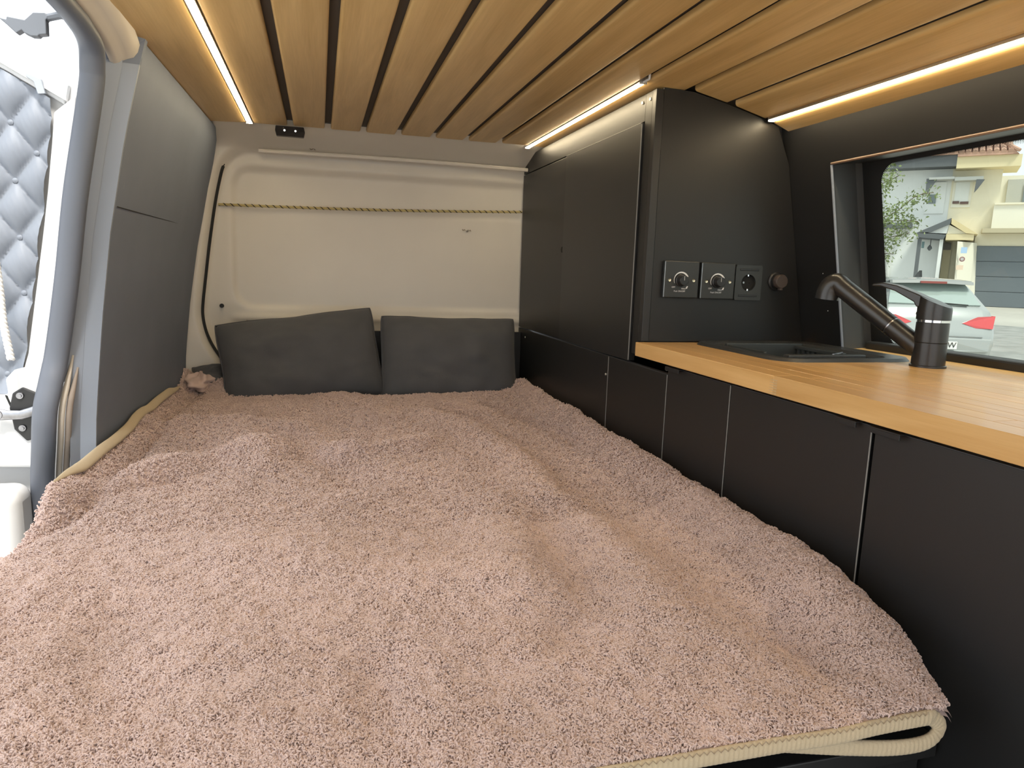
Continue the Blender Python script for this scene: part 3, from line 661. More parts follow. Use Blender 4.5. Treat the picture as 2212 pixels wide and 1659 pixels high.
def H(x, y):
    h = np.zeros_like(x)
    for pl, a, wd in RIDGES:
        d = np.full_like(x, 9.0)
        for (x0, y0), (x1, y1) in zip(pl[:-1], pl[1:]):
            vx, vy = x1 - x0, y1 - y0; t = np.clip(((x - x0) * vx + (y - y0) * vy) / (vx * vx + vy * vy), 0, 1)
            d = np.minimum(d, np.hypot(x - x0 - t * vx, y - y0 - t * vy))
        h += 1.5 * a * np.exp(-(d / wd) ** 2)
    h += 0.008 * vnoise(x * 5, y * 4, 3, 2) + 0.0035 * vnoise(x * 16, y * 14, 9, 2)
    return h
YBX = [-0.5, -0.40, -0.30, -0.22, -0.07, 0.07, 0.25, 0.42, 0.62, 0.74, 0.8]
YBY = [2.72, 2.70, 2.66, 2.60, 2.55, 2.48, 2.47, 2.50, 2.58, 2.68, 2.70]
def xr_(y): return np.interp(y, [0.5, 0.60, 0.70, 0.85, 1.1, 2.8], [0.705, 0.725, 0.760, 0.785, 0.793, 0.793])
def xl_(y): return np.interp(y, [0.5, 1.1, 1.3, 1.7, 2.8], [-0.52, -0.50, -0.475, -0.468, -0.468])
def surf(U, V):
    """U 0..1 left to right, V 0..1 foot to head"""
    yb = np.interp(-0.5 + 1.3 * U, YBX, YBY)
    y = 0.585 + V * (yb - 0.585)
    x = xl_(y) + U * (xr_(y) - xl_(y))
    z = ZB + H(x, y) * (0.12 + 0.88 * sstep(0.585, 0.74, y))
    fr = np.clip((0.86 - y) / 0.275, 0, 1); z = z - 0.046 * fr ** 2.0               # falls to the foot edge
    bk = np.clip((y - (yb - 0.05)) / 0.05, 0, 1); z = z - 0.012 * bk ** 2
    dr = np.clip((x - (xr_(y) - 0.045)) / 0.045, 0, 1)
    z = z - (0.014 + 0.046 * sstep(0.60, 0.85, y)) * (1 - np.sqrt(np.maximum(0, 1 - dr ** 2.4)))                                # rolls down at the cabinet
    dl = np.clip(((xl_(y) + 0.05) - x) / 0.05, 0, 1)
    up = sstep(1.15, 1.45, y)
    z = z + up * (0.030 * sstep(0.1, 1, dl)) - (1 - up) * 0.05 * (1 - np.sqrt(np.maximum(0, 1 - dl ** 2)))
    z = z - up * 0.016 * np.exp(-((x - (xl_(y) + 0.062)) / 0.016) ** 2)
    return np.stack([x, y, z], -1)
NU, NV = 300, 460
uu = np.linspace(0, 1, NU); vv = np.linspace(0, 1, NV) ** 1.5
UU, VV = np.meshgrid(uu, vv)
G = surf(UU, VV)
bl = thing('blanket', (0.15, 1.6, -0.48), 'taupe brown fleece blanket with beige bound edge spread over the bed', 'blanket')
cloth = MB(); cloth.grid(G)
under = G.copy(); under[:, :, 2] -= 0.006
cloth.grid(under)
cl = cloth.build('cloth', M['fleece'], parent=bl, smooth='all')

# bound edges
def hem_path(pts, rr, name='hem', flat=0.42, up=(0, 0, 1), parent=bl):
    return MB().tube(cr(pts, 6), rr, 12, flat=flat, up=up).build(name, M['hem'], parent=parent, smooth=True)
us = np.linspace(0, 1, 60); E0 = surf(us, np.zeros_like(us))
fpts = [tuple(E0[i] + np.array((0, -0.002, -0.0075))) for i in range(0, 60, 3)] 
tipx, tipy, tipz = fpts[-1]
loopp = [(tipx + 0.012, tipy + 0.004, tipz - 0.004), (tipx + 0.026, tipy + 0.006, tipz - 0.014), (tipx + 0.028, tipy + 0.006, tipz - 0.026), (tipx + 0.010, tipy + 0.004, tipz - 0.036), (tipx - 0.03, tipy + 0.006, tipz - 0.038), (tipx - 0.09, tipy + 0.014, tipz - 0.034), (tipx - 0.18, tipy + 0.03, tipz - 0.026)]
fp = cr(fpts + loopp, 6)
# a band 2 cm deep, standing along the edge with its outer face to the foot
def band(path, wd, th, name, parent, m, rib=0.0, outward=(0, -1, 0), taper=0.0):
    P = np.array(path); k = len(P); T = np.gradient(P, axis=0); T /= np.linalg.norm(T, axis=1)[:, None]
    o = np.array(outward, float); rows = []
    s_ = np.concatenate([[0], np.cumsum(np.linalg.norm(np.diff(P, axis=0), axis=1))])
    for i in range(k):
        nn = o - T[i] * o.dot(T[i]); nn /= np.linalg.norm(nn); bb_ = np.cross(T[i], nn)
        rb = 1 + rib * math.sin(2 * math.pi * s_[i] / 0.006)
        tp_ = min(1.0, 0.15 + min(s_[i], s_[-1] - s_[i]) / taper) if taper else 1.0
        rows.append([P[i] + bb_ * (tp_ * wd * math.cos(a)) * (abs(math.cos(a)) ** -0.3 if abs(math.cos(a)) > .02 else 1) + nn * tp_ * th * rb * math.sin(a) for a in np.linspace(0, 2 * math.pi, 14, endpoint=False)])
    m_ = MB(); n = 14
    m_.add([p for r_ in rows for p in r_], [(i * n + j, i * n + (j + 1) % n, (i + 1) * n + (j + 1) % n, (i + 1) * n + j) for i in range(k - 1) for j in range(n)] + [tuple(range(n)), tuple((k - 1) * n + j for j in range(n))])
    return m_.build(name, m, parent=parent, smooth='all')
def resample(path, step):
    P = np.array(path); s_ = np.concatenate([[0], np.cumsum(np.linalg.norm(np.diff(P, axis=0), axis=1))]); t = np.arange(0, s_[-1], step)
    return np.stack([np.interp(t, s_, P[:, k]) for k in range(3)], 1)
fp = resample(fp, 0.0012)
hm = band(fp, 0.0100, 0.0042, 'hem', bl, M['hem'], rib=0.10)
zig = resample(cr(fpts, 6), 0.0042); zp_ = []
for i, p in enumerate(zig): zp_.append(p + np.array((0, -0.0045, 0.0085 + (0.0022 if i % 2 else -0.0022))))
MB().tube(zp_, 0.0005, 5).build('stitching', M['thread'], parent=hm)
vs = np.linspace(0, 1, 90); EL = surf(np.zeros_like(vs), vs)
lp = [p + np.array((0.008, 0, 0.010)) for p in EL if p[1] > 1.36 and p[1] < 2.60]
hl = band(resample(cr(lp[::3], 6), 0.003), 0.012, 0.0055, 'hem', bl, M['hem'], rib=0.05, outward=(0.6, 0, 0.8), taper=0.16)
# bunched corner at the head, next to the wall lining
th_, ph_ = np.meshgrid(np.linspace(0, math.pi, 40), np.linspace(0, 2 * math.pi, 64))
rr_ = 1 + 0.16 * np.sin(3 * ph_ + 4 * np.cos(th_)) + 0.10 * np.sin(7 * ph_ + 2 * th_) + 0.05 * np.sin(13 * th_)
bx, by, bz = -0.412 + 0.050 * rr_ * np.sin(th_) * np.cos(ph_), 2.62 + 0.075 * rr_ * np.sin(th_) * np.sin(ph_), -0.425 + 0.034 * rr_ * np.cos(th_)
MB().grid(np.stack([bx, by, bz], -1)).build('bunched_corner', M['fleece'], parent=bl, smooth='all')

# fleece pile: curled yarn ends all over the blanket
def pile():
    rs = np.random.RandomState(11)
    N = 640000
    U = rs.rand(N); V = rs.rand(N); P0 = surf(U, V)
    dist = np.sqrt((P0 ** 2).sum(1))
    keep = rs.rand(N) < np.clip((0.80 / dist) ** 1.3, 0, 1) * np.clip(1.25, 0, 1)
    # more in front: draw a second set from the near third only
    N2 = 210000; U2 = rs.rand(N2); V2 = rs.rand(N2) * 0.30
    U = np.concatenate([U[keep], U2]); V = np.concatenate([V[keep], V2]); P0 = surf(U, V)
    # leave out what lies far beyond the picture's left border
    C = P0 @ R3; fx = F * C[:, 0] / C[:, 2]; ok = (C[:, 2] > 0.1) & (fx > -1400) & ~((U > 0.99) & (V < 0.008)) & (V > 0.002)
    U, V, P0 = U[ok], V[ok], P0[ok]
    e = 0.002
    du = surf(np.clip(U + e, 0, 1), V) - surf(np.clip(U - e, 0, 1), V); dv = surf(U, np.clip(V + e, 0, 1)) - surf(U, np.clip(V - e, 0, 1))
    nn = np.cross(du, dv); nn /= np.linalg.norm(nn, axis=1)[:, None]
    nn[nn[:, 2] < 0] *= -1
    t1 = dv / np.linalg.norm(dv, axis=1)[:, None]; t2 = np.cross(nn, t1)
    dist = np.sqrt((P0 ** 2).sum(1)); sc = np.clip((dist / 0.75) ** 0.34, 0.95, 1.45)
    cl_ = 70.0
    ang = -math.pi / 2 + 1.5 * vnoise(P0[:, 0] * cl_, P0[:, 1] * cl_, 21, 1) * 1.6 + 0.75 * rs.randn(len(U)) + 0.6 * vnoise(P0[:, 0] * 9, P0[:, 1] * 9, 5, 1)
    lean = np.cos(ang)[:, None] * t2 + np.sin(ang)[:, None] * t1; side = np.cross(nn, lean)
    K = 5; s = np.linspace(0, 1, K)[None, :]; k = len(U)
    Ln = (0.0052 * (0.6 + 0.8 * rs.rand(k)) * sc)[:, None]; hh = (0.0036 * (0.5 + rs.rand(k)) * sc)[:, None] * (1 + 0.5 * vnoise(P0[:, 0] * cl_, P0[:, 1] * cl_, 44, 1))[:, None]
    wv = (0.0013 * (0.5 + rs.rand(k)) * sc)[:, None]; ph = rs.rand(k)[:, None] * 6.28; fq = (5.0 + 4.0 * rs.rand(k))[:, None]
    along = Ln * s; up = hh * (np.sin(np.pi * np.clip(s * 0.82, 0, 1))); sd_ = wv * (np.sin(fq * s + ph) - np.sin(ph))
    Q = P0[:, None, :] + lean[:, None, :] * along[:, :, None] + nn[:, None, :] * (up - 0.0004)[:, :, None] + side[:, None, :] * sd_[:, :, None]
    rad = np.repeat((0.00070 * sc * (0.7 + 0.6 * rs.rand(k)))[:, None], K, 1) * np.array([0.9, 1, 1, 0.95, 0.6])[None, :]
    return Q, rad
Q, rad = pile()
hc = bpy.data.hair_curves.new('fleece_pile'); k, K = Q.shape[:2]
hc.add_curves([K] * k)
bb0 = np.array(BASE[bl.name])
hc.attributes['position'].data.foreach_set('vector', (Q - bb0).astype(np.float32).ravel())
ra = hc.attributes.get('radius') or hc.attributes.new('radius', 'FLOAT', 'POINT')
ra.data.foreach_set('value', rad.astype(np.float32).ravel())
hc.materials.append(M['fleece'])
ho = bpy.data.objects.new('fleece_pile', hc); COL.objects.link(ho); ho.parent = bl; ho['kind'] = 'stuff'; BASE[ho.name] = BASE[bl.name]

# ---- pillows
def pillow(name, w_, h_, t_, loc, rot, label, seed, pinch=0.045):
    n = 46; g = np.linspace(-1, 1, n); a, c = np.meshgrid(g, g)
    prof = np.clip(1 - np.abs(a) ** 2.6, 0, 1) ** 0.55 * np.clip(1 - np.abs(c) ** 2.6, 0, 1) ** 0.55
    edge_x = a * (1 - pinch * (1 - np.abs(c) ** 2) * 0.0 - pinch * (1 - c ** 2) * np.abs(a) ** 3)
    edge_z = c * (1 - pinch * (1 - a ** 2) * np.abs(c) ** 3)
    corner = (np.abs(a) * np.abs(c)) ** 8
    rc = 1 - 0.055 * (np.abs(a) * np.abs(c)) ** 5; edge_x = edge_x * rc + 0.006 * vnoise(c * 3 + seed, a * 1.5, seed + 7, 2) * np.abs(a) ** 3; edge_z = edge_z * rc + 0.018 * vnoise(a * 3 + seed, c * 1.5, seed + 5, 2) * np.abs(c) ** 3
    wr = 0.012 * vnoise(a * 2.3 + seed, c * 2.3, seed, 2) + 0.005 * vnoise(a * 6 + seed, c * 5, seed + 3, 2)
    S = []
    for s in (1, -1):
        y = -s * (t_ / 2 * prof) + wr * prof
        S.append(np.stack([edge_x * w_ / 2 * (1 + 0.015 * corner), y, edge_z * h_ / 2 * (1 + 0.02 * corner)], -1))
    R = Matrix.Rotation(rot[2], 3, 'Z') @ Matrix.Rotation(rot[0], 3, 'X') @ Matrix.Rotation(rot[1], 3, 'Y'); R = np.array(R)
    m = MB()
    for s_ in S: m.grid(s_ @ R.T + np.array(loc))
    t = thing(name, (loc[0], loc[1], loc[2] - h_ / 2), label, 'pillow', group='charcoal pillows at the head of the bed')
    o = m.build('cushion', M['pillow'], parent=t, smooth='all')
    bm = bmesh.new(); bm.from_mesh(o.data); bmesh.ops.remove_doubles(bm, verts=bm.verts, dist=1e-4); bmesh.ops.recalc_face_normals(bm, faces=bm.faces); bm.to_mesh(o.data); bm.free()
    sm = []
    for q in np.linspace(0, 1, 40, endpoint=False):
        pass
    ringi = [(0, j) for j in range(n)] + [(i, n - 1) for i in range(1, n)] + [(n - 1, j) for j in range(n - 2, -1, -1)] + [(i, 0) for i in range(n - 2, -1, -1)]
    MB().tube([S[0][i, j] @ R.T + np.array(loc) for i, j in ringi], 0.0028, 6).build('seam', M['pillow'], parent=t, smooth=True)
    return t
pillow('pillow', 0.565, 0.350, 0.19, (-0.062, 2.600, -0.345), (math.radians(-20), math.radians(-7.6), math.radians(3)), 'charcoal grey pillow on the left, tilted up towards its right corner', 4)
pillow('pillow', 0.530, 0.350, 0.19, (0.475, 2.595, -0.345), (math.radians(-20), math.radians(0.5), math.radians(-2)), 'charcoal grey pillow on the right, beside the black cabinet', 12)
pillow('pillow', 0.20, 0.16, 0.11, (-0.335, 2.665, -0.43), (math.radians(-50), 0, math.radians(20)), 'small grey cushion end peeking out behind the left pillow', 23)

# ================================================================== OUTSIDE, LEFT: open door
od = thing('open_van_door', (-0.8, 1.75, -0.95), 'white van door swung open beside the bed, seen from inside', 'door')
DY = 1.745
def dz_top(x): return 0.357 + (-(x + 0.494)) * 0.56 if x > -0.80 else 0.528 + (-(x + 0.80)) * 0.15
hinge = [(-0.487, 0.36), (-0.500, 0.25), (-0.522, 0.10), (-0.548, -0.05), (-0.575, -0.20), (-0.60, -0.40), (-0.615, -0.60), (-0.62, -0.95)]
def hx_(z): return float(np.interp(-z, [-p[1] for p in hinge], [p[0] for p in hinge]))
outl = [(x, z) for x, z in hinge] + [(-1.30, -0.95), (-1.30, 0.60)] + [(x, dz_top(x)) for x in (-0.80, -0.70, -0.60)]
MB().prism([(x, DY + 0.012, z) for x, z in outl], (0, 0.045, 0)).build('door_skin', M['bodywhite'], parent=od, bevel=0.006)
# raised inner frame: hinge stile and sloping top rail
st = [(hx_(z) - 0.002, z) for z in np.linspace(0.34, -0.44, 14)] + [(hx_(z) - 0.042 - 0.012 * (z < -0.25), z) for z in np.linspace(-0.44, 0.30, 14)]
MB().prism([(x, DY - 0.008, z) for x, z in st], (0, 0.022, 0)).build('hinge_stile', M['bodywhite'], parent=od, bevel=0.005)
tr = [(x, dz_top(x) - 0.004) for x in np.linspace(-0.505, -1.2, 12)] + [(x, dz_top(x) - 0.052) for x in np.linspace(-1.2, -0.515, 12)]
MB().prism([(x, DY - 0.004, z) for x, z in tr], (0, 0.018, 0)).build('top_rail', mat('shaded white paint', (0.66, 0.67, 0.68), 0.4), parent=od, bevel=0.003)
tb = [(x, dz_top(x) - 0.036) for x in np.linspace(-0.510, -1.2, 12)] + [(x, dz_top(x) - 0.042) for x in np.linspace(-1.2, -0.510, 12)]
MB().prism([(x, DY - 0.010, z) for x, z in tb], (0, 0.008, 0)).build('rail_bead', M['bodywhite'], parent=od)
# hook on the rail
MB().prism([(-0.578, DY - 0.016, 0.372), (-0.552, DY - 0.016, 0.362), (-0.546, DY - 0.016, 0.334), (-0.560, DY - 0.016, 0.332), (-0.566, DY - 0.016, 0.356), (-0.580, DY - 0.016, 0.365)], (0, 0.010, 0)).build('rail_hook', mat('grey metal hook', (0.42, 0.45, 0.5), 0.4, metal=0.5), parent=od, bevel=0.001)
# lower casting with the check arm
lo = [(-0.578, -0.215), (-0.600, -0.235), (-0.640, -0.245), (-0.658, -0.265), (-0.655, -0.30), (-0.80, -0.305), (-0.80, -0.455), (-0.612, -0.465), (-0.60, -0.36)]
MB().prism([(x, DY - 0.030, z) for x, z in lo], (0, 0.028, 0)).build('lower_casting', M['bodywhite'], parent=od, bevel=0.006)
MB().prism([(x, DY - 0.0302, z) for x, z in [(-0.66, -0.30), (-0.655, -0.302), (-0.644, -0.335), (-0.649, -0.335)]], (0, 0.004, 0)).build('panel_gap', M['dark'], parent=od)
hp_ = [(-0.585, -0.285), (-0.612, -0.272), (-0.632, -0.285), (-0.640, -0.318), (-0.634, -0.365), (-0.612, -0.392), (-0.588, -0.385)]
pl_ = MB().prism([(x - 0.012, DY - 0.036, z - 0.01) for x, z in hp_], (0, 0.007, 0)).build('check_plate', M['plastic'], parent=od, bevel=0.003)
for x, z in ((-0.629, -0.300), (-0.629, -0.372)):
    MB().lathe((x, DY - 0.036, z), (0, -1, 0), [(0, 0.008), (0.004, 0.007), (0.004, 0.004), (0.007, 0.004)], 14).build('bolt', M['steel'], parent=pl_, smooth=40)
arm = MB(); arm.tube([(-0.592, DY - 0.046, -0.330), (-0.625, DY - 0.050, -0.340), (-0.650, DY - 0.050, -0.340), (-0.672, DY - 0.050, -0.338)], [0.011, 0.010, 0.0105, 0.014], 12, flat=0.5)
arm.build('check_arm', M['steel'], parent=od, smooth=50)
MB().lathe((-0.668, DY - 0.054, -0.338), (0, -1, 0), [(0, 0.0105), (0.004, 0.010), (0.004, 0.005), (0.002, 0.005)], 18).build('arm_rivet', M['steel'], parent=od, smooth=40)

# quilted insulation pad on the door
q = thing('quilted_pad', (-0.8, 1.735, -0.3), 'blue grey diamond quilted thermal pad on the open white door', 'pad')
n1, n2 = 150, 150
xa = np.linspace(0, 1, n1); za = np.linspace(-0.30, 1, n2)
A = np.zeros((n2, n1, 3))
cell_w, cell_h = 0.088, 0.118
for i, t_ in enumerate(np.linspace(0, 1, n2)):
    for j, s_ in enumerate(xa):
        z = -0.30 + t_ * 0.86; xR = hx_(z) - 0.047; x = xR - s_ * 0.60
        zt = dz_top(x) - 0.054; zb = -0.30
        z = zb + t_ * (zt - zb); x = hx_(z) - 0.047 - s_ * 0.60
        a = (x + 0.575) / cell_w; c = (z - 0.215) / cell_h
        e1, e2 = a + c, a - c
        v1 = abs(e1 - round(e1)); v2 = abs(e2 - round(e2))
        puff = (math.sin(math.pi * v1) * math.sin(math.pi * v2)) ** 0.55 * 0.020
        puff += 0.0012 * math.sin(38 * (e1 + 0.3 * e2)) * min(1, 4 * v1 * v2 + .1)
        A[i, j] = (x, DY + 0.004 - puff, z)
qp = MB().grid(A).build('pad', M['quilt'], parent=q, smooth='all')
for a in range(-4, 2):
    for c in range(-9, 8):
        if (a + c) % 2: continue
        x = a * cell_w / 2 - 0.575; z = c * cell_h / 2 + 0.215
        if z > dz_top(x) - 0.07 or z < -0.28 or x > hx_(z) - 0.055: continue
        MB().lathe((x, DY + 0.004, z), (0, -1, 0), [(0, 0.006), (0.004, 0.0055), (0.006, 0.002)], 10).build('tuft_button', M['quilt'], parent=q, smooth=True)

# white rope hanging in front of the pad
rp_ = cr([(-0.700, 1.66, 0.20), (-0.668, 1.66, 0.11), (-0.640, 1.66, 0.02), (-0.632, 1.66, -0.06), (-0.630, 1.66, -0.14), (-0.622, 1.66, -0.215)], 20)
t = thing('hanging_rope', (-0.63, 1.66, -0.22), 'thick white rope hanging beside the quilted pad', 'rope')
P = np.array(rp_); S_ = np.concatenate([[0], np.cumsum(np.linalg.norm(np.diff(P, axis=0), axis=1))])
MB().tube(rp_, 0.0062, 10).build('core', M['whiterope'], parent=t, smooth=True)
for ph in (0, 2.094, 4.189):
    MB().tube([P[i] + np.array((0.0042 * math.cos(S_[i] / 0.0045 + ph), 0.0042 * math.sin(S_[i] / 0.0045 + ph), 0)) for i in range(len(P))], 0.0038, 6).build('strand', M['whiterope'], parent=t, smooth=True)

# grey latch bracket under the roof edge of the opening
t = thing('roof_latch', (-0.54, 1.55, 0.40), 'grey plastic latch bracket hanging at the top of the door opening', 'latch')
gm = mat('grey latch plastic', (0.16, 0.175, 0.20), 0.5)
pxs = [(100, 18), (108, 28), (101, 36), (103, 70), (88, 74), (85, 79), (70, 81), (55, 76), (50, 70), (38, 80), (18, 62), (0, 48), (17, 50), (18, 43), (56, 45), (75, 24)]
LB = [(-0.484, 0.4445), (-0.478, 0.4375), (-0.4835, 0.432), (-0.484, 0.407), (-0.4955, 0.4048), (-0.498, 0.4015), (-0.509, 0.4008), (-0.520, 0.4052), (-0.5235, 0.4098), (-0.533, 0.4030), (-0.5475, 0.4168), (-0.560, 0.4275), (-0.5475, 0.4255), (-0.5465, 0.4308), (-0.518, 0.4280), (-0.5035, 0.4425)]
lt = MB().prism([(x, 1.56, z) for x, z in LB], (0, 0.018, 0)).build('latch_body', gm, parent=t, bevel=0.0015)
MB().tube([(-0.484, 1.57, 0.438), (-0.455, 1.55, 0.440), (-0.425, 1.53, 0.432)], 0.007, 8).build('latch_arm', gm, parent=t, smooth=True)

# bumper corner below the open door
t = thing('van_bumper', (-0.75, 1.62, -0.95), 'white rounded bumper corner below the open door', 'bumper')
MB().box(-0.98, -0.612, 1.60, 1.70, -0.95, -0.485).build('moulding', M['bodywhite'], parent=t, bevel=0.03, seg=5, smooth=True)
MB().box(-0.96, -0.655, 1.594, 1.602, -0.80, -0.56).build('recess_panel', M['bodywhite'], parent=t, bevel=0.012, seg=3)

# ================================================================== OUTSIDE, RIGHT: street, car, houses
PH = math.radians(47.0)
NV_ = np.array((math.sin(PH), math.cos(PH), 0.0)); SV = np.array((math.cos(PH), -math.sin(PH), 0.0))
def fp3(s, d, z): p = SV * s + NV_ * d; return (p[0], p[1], z)
g = MB()
prof = [(-60, -1.45), (2.5, -1.45), (9, -1.45), (13, -1.38), (20, -1.05), (29, -0.70), (33, -0.70), (80, -0.7)]
for (d0, z0), (d1_, z1) in zip(prof[:-1], prof[1:]):
    g.add([fp3(-60, d0, z0), fp3(60, d0, z0), fp3(60, d1_, z1), fp3(-60, d1_, z1)], [(0, 1, 2, 3)])
ground = g.build('ground', M['concrete'], base=(0, 0, -1.45), kind='structure')
b = MB(); b.add([fp3(0.4, 14.8, -1.285), fp3(9, 14.8, -1.285), fp3(9, 19.0, -1.085), fp3(3.3, 19.2, -1.075), fp3(2.2, 21.5, -0.975), fp3(0.3, 22.0, -0.955)], [tuple(range(6))])
b.build('gravel_patch', M['asphalt'], parent=ground)

D0 = 30.0
def hm_(name, col, rough=0.85): return mat(name, col, rough, var=0.03, vscale=(0.6, 0.6, 0.6))
WHT, CRM, GRY, DGR = hm_('white render', (0.80, 0.82, 0.82)), hm_('cream render', (0.84, 0.78, 0.62)), hm_('grey trim', (0.13, 0.14, 0.15)), hm_('slate door', (0.16, 0.185, 0.21), 0.6)
CR2 = hm_('pale cream render', (0.82, 0.79, 0.68)); TILE = mat('clay tile', (0.50, 0.31, 0.23), 0.85, var=0.2, vscale=(2, 2, 2)); GLS = mat('window glass dark', (0.20, 0.24, 0.26), 0.15)
def fbox(m, s0, s1, d0, d1_, z0, z1):
    return m.hexa([fp3(s0, d0, z0), fp3(s1, d0, z0), fp3(s1, d1_, z0), fp3(s0, d1_, z0)], [fp3(s0, d0, z1), fp3(s1, d0, z1), fp3(s1, d1_, z1), fp3(s0, d1_, z1)])
def fpart(name, m, parent, *bxs, bevel=0.0):
    b = MB()
    for q_ in bxs: fbox(b, *q_)
    return b.build(name, m, parent=parent, bevel=bevel)
def fpoly(name, m, parent, pts, d0, d1_):
    b = MB(); b.prism([fp3(s, d0, z) for s, z in pts], tuple(NV_ * (d1_ - d0))); return b.build(name, m, parent=parent)

hw = thing('white_house', fp3(-3, D0, -0.7), 'white rendered house with grey trim, seen through the window on the left', 'house')
fpart('wall', WHT, hw, (-9, -0.20, D0, D0 + 6, -0.75, 4.10))
fpart('eave', GRY, hw, (-9, -0.12, D0 - 0.7, D0, 4.10, 4.48))
r_ = fpoly('roof', TILE, hw, [(-9, 4.48), (-0.12, 4.48), (-0.12, 4.60), (-9, 4.60)], D0 - 0.8, D0 + 0.2)
b = MB(); b.add([fp3(-9, D0 - 0.8, 4.56), fp3(-0.12, D0 - 0.8, 4.56), fp3(-0.12, D0 + 5, 6.9), fp3(-9, D0 + 5, 6.9)], [(0, 1, 2, 3)]); b.build('tile_slope', TILE, parent=r_)
for k in range(26):
    s = -5.3 + k * 0.2
    p0, p1 = np.array(fp3(s, D0 - 0.82, 4.57)), np.array(fp3(s, D0 + 5, 6.93)); MB().tube([p0, p1], 0.085, 6).build('tile_row', TILE, parent=r_, smooth=True)
w_ = fpart('window', WHT, hw, (-0.95, -0.35, D0 - 0.05, D0, 2.55, 3.65)); fpart('pane', GLS, w_, (-0.86, -0.62, D0 - 0.08, D0 - 0.05, 2.90, 3.22))
fpart('window_canopy', mat('grey canopy slab', (0.45, 0.46, 0.45), 0.8), hw, (-0.90, -0.13, D0 - 0.6, D0, 3.68, 3.76))
fpoly('canopy_bracket', GRY, hw, [(-0.98, 3.72), (-0.62, 3.74), (-0.78, 3.45), (-0.95, 3.10)], D0 - 0.55, D0 - 0.45)
fpart('door_canopy', GRY, hw, (-3.2, -1.26, D0 - 0.6, D0, 2.02, 2.20))
dd = fpart('side_door', mat('off white door', (0.74, 0.75, 0.72), 0.6), hw, (-2.35, -1.80, D0 - 0.05, D0, -0.7, 1.45))
# porch shared gable
pc = thing('porch', fp3(0, D0 - 1, -0.7), 'gabled porch, grey on one half and cream on the other', 'porch')
ap, le, re_ = (-0.06, 2.30), (-1.06, 1.80), (0.76, 1.75)
fpoly('grey_rafter', GRY, pc, [le, (ap[0], ap[1]), (ap[0] - 0.02, ap[1] - 0.20), (le[0] + 0.42, le[1] + 0.02)], D0 - 1.2, D0)
fpoly('grey_beam', GRY, pc, [(-1.06, 1.80), (-0.16, 1.74), (-0.22, 1.58), (-0.98, 1.64)], D0 - 1.2, D0 - 0.1)
fpoly('white_infill', WHT, pc, [(-0.72, 1.80), (-0.15, 1.78), (-0.10, 2.10)], D0 - 1.1, D0 - 0.1)
fpoly('cream_rafter', mat('sand render', (0.70, 0.58, 0.34), 0.85), pc, [(ap[0], ap[1]), re_, (0.42, 1.78), (-0.05, 2.10)], D0 - 1.2, D0)
fpoly('cream_infill', CRM, pc, [(-0.10, 2.08), (0.45, 1.77), (-0.14, 1.77)], D0 - 1.1, D0 - 0.1)
fpart('cream_beam', mat('sand render 2', (0.74, 0.63, 0.40), 0.85), pc, (-0.16, 0.66, D0 - 1.15, D0 - 0.1, 1.56, 1.76))
fpart('column', GRY, pc, (-1.00, -0.88, D0 - 1.1, D0 - 0.95, -0.7, 1.62))
fpart('letter_box', mat('teal box', (0.10, 0.16, 0.17), 0.6), pc, (-0.86, -0.78, D0 - 1.1, D0 - 1.0, 1.28, 1.50))
ln_ = MB(); ln_.tube([fp3(-0.60, D0 - 0.8, 1.62), fp3(-0.60, D0 - 0.8, 1.38)], 0.015, 6); ln_.lathe(fp3(-0.61, D0 - 0.8, 1.20), (0, 0, 1), [(0, 0.02), (0.08, 0.08), (0.14, 0.06), (0.2, 0.015)], 8); ln_.build('lantern', GRY, parent=pc)
fpart('front_door', mat('cream door', (0.62, 0.55, 0.38), 0.6), pc, (-0.20, 0.05, D0 - 0.15, D0 - 0.05, -0.7, 1.50))
fpart('door_light', mat('brown pane', (0.10, 0.08, 0.06), 0.3), pc, (-0.20, 0.03, D0 - 0.2, D0 - 0.15, 1.26, 1.50))
fpart('party_wall', WHT, pc, (-0.33, -0.22, D0 - 1.05, D0 - 0.05, -0.7, 1.58))

hc_ = thing('cream_house', fp3(2, D0, -0.7), 'cream house with balcony and garage, seen through the window on the right', 'house')
fpart('wall', CRM, hc_, (-0.20, 1.27, D0 - 0.02, D0 + 6, -0.75, 4.12))
fpart('wing_wall', CR2, hc_, (1.28, 7, D0 + 2.0, D0 + 6, -0.75, 4.05))
fpart('eave', mat('sand eave', (0.76, 0.66, 0.42), 0.85), hc_, (-0.12, 1.72, D0 - 0.7, D0 + 1, 4.02, 4.40))
r2 = fpoly('roof', TILE, hc_, [(-0.12, 4.40), (1.62, 4.40), (1.50, 4.52), (-0.12, 4.52)], D0 - 0.8, D0 + 0.4)
b = MB(); b.add([fp3(-0.12, D0 - 0.8, 4.50), fp3(1.62, D0 - 0.8, 4.48), fp3(0.9, D0 + 5, 6.0), fp3(-0.12, D0 + 5, 6.9)], [(0, 1, 2, 3)]); b.build('tile_slope', TILE, parent=r2)
for k in range(8):
    s = -0.02 + k * 0.2
    p0 = np.array(fp3(s, D0 - 0.82, 4.51)); L_ = 1.0 if s < 0.75 else 1 - (s - 0.75) / 0.95
    p1 = p0 + L_ * (np.array(fp3(s - 0.0, D0 + 5, 6.85 - 0.4 * max(0, s - .6))) - p0); MB().tube([p0, p1], 0.085, 6).build('tile_row', TILE, parent=r2, smooth=True)
MB().tube([fp3(1.62, D0 - 0.85, 4.50), fp3(0.88, D0 - 0.4, 5.05)], 0.06, 6).build('hip_tile', TILE, parent=r2)
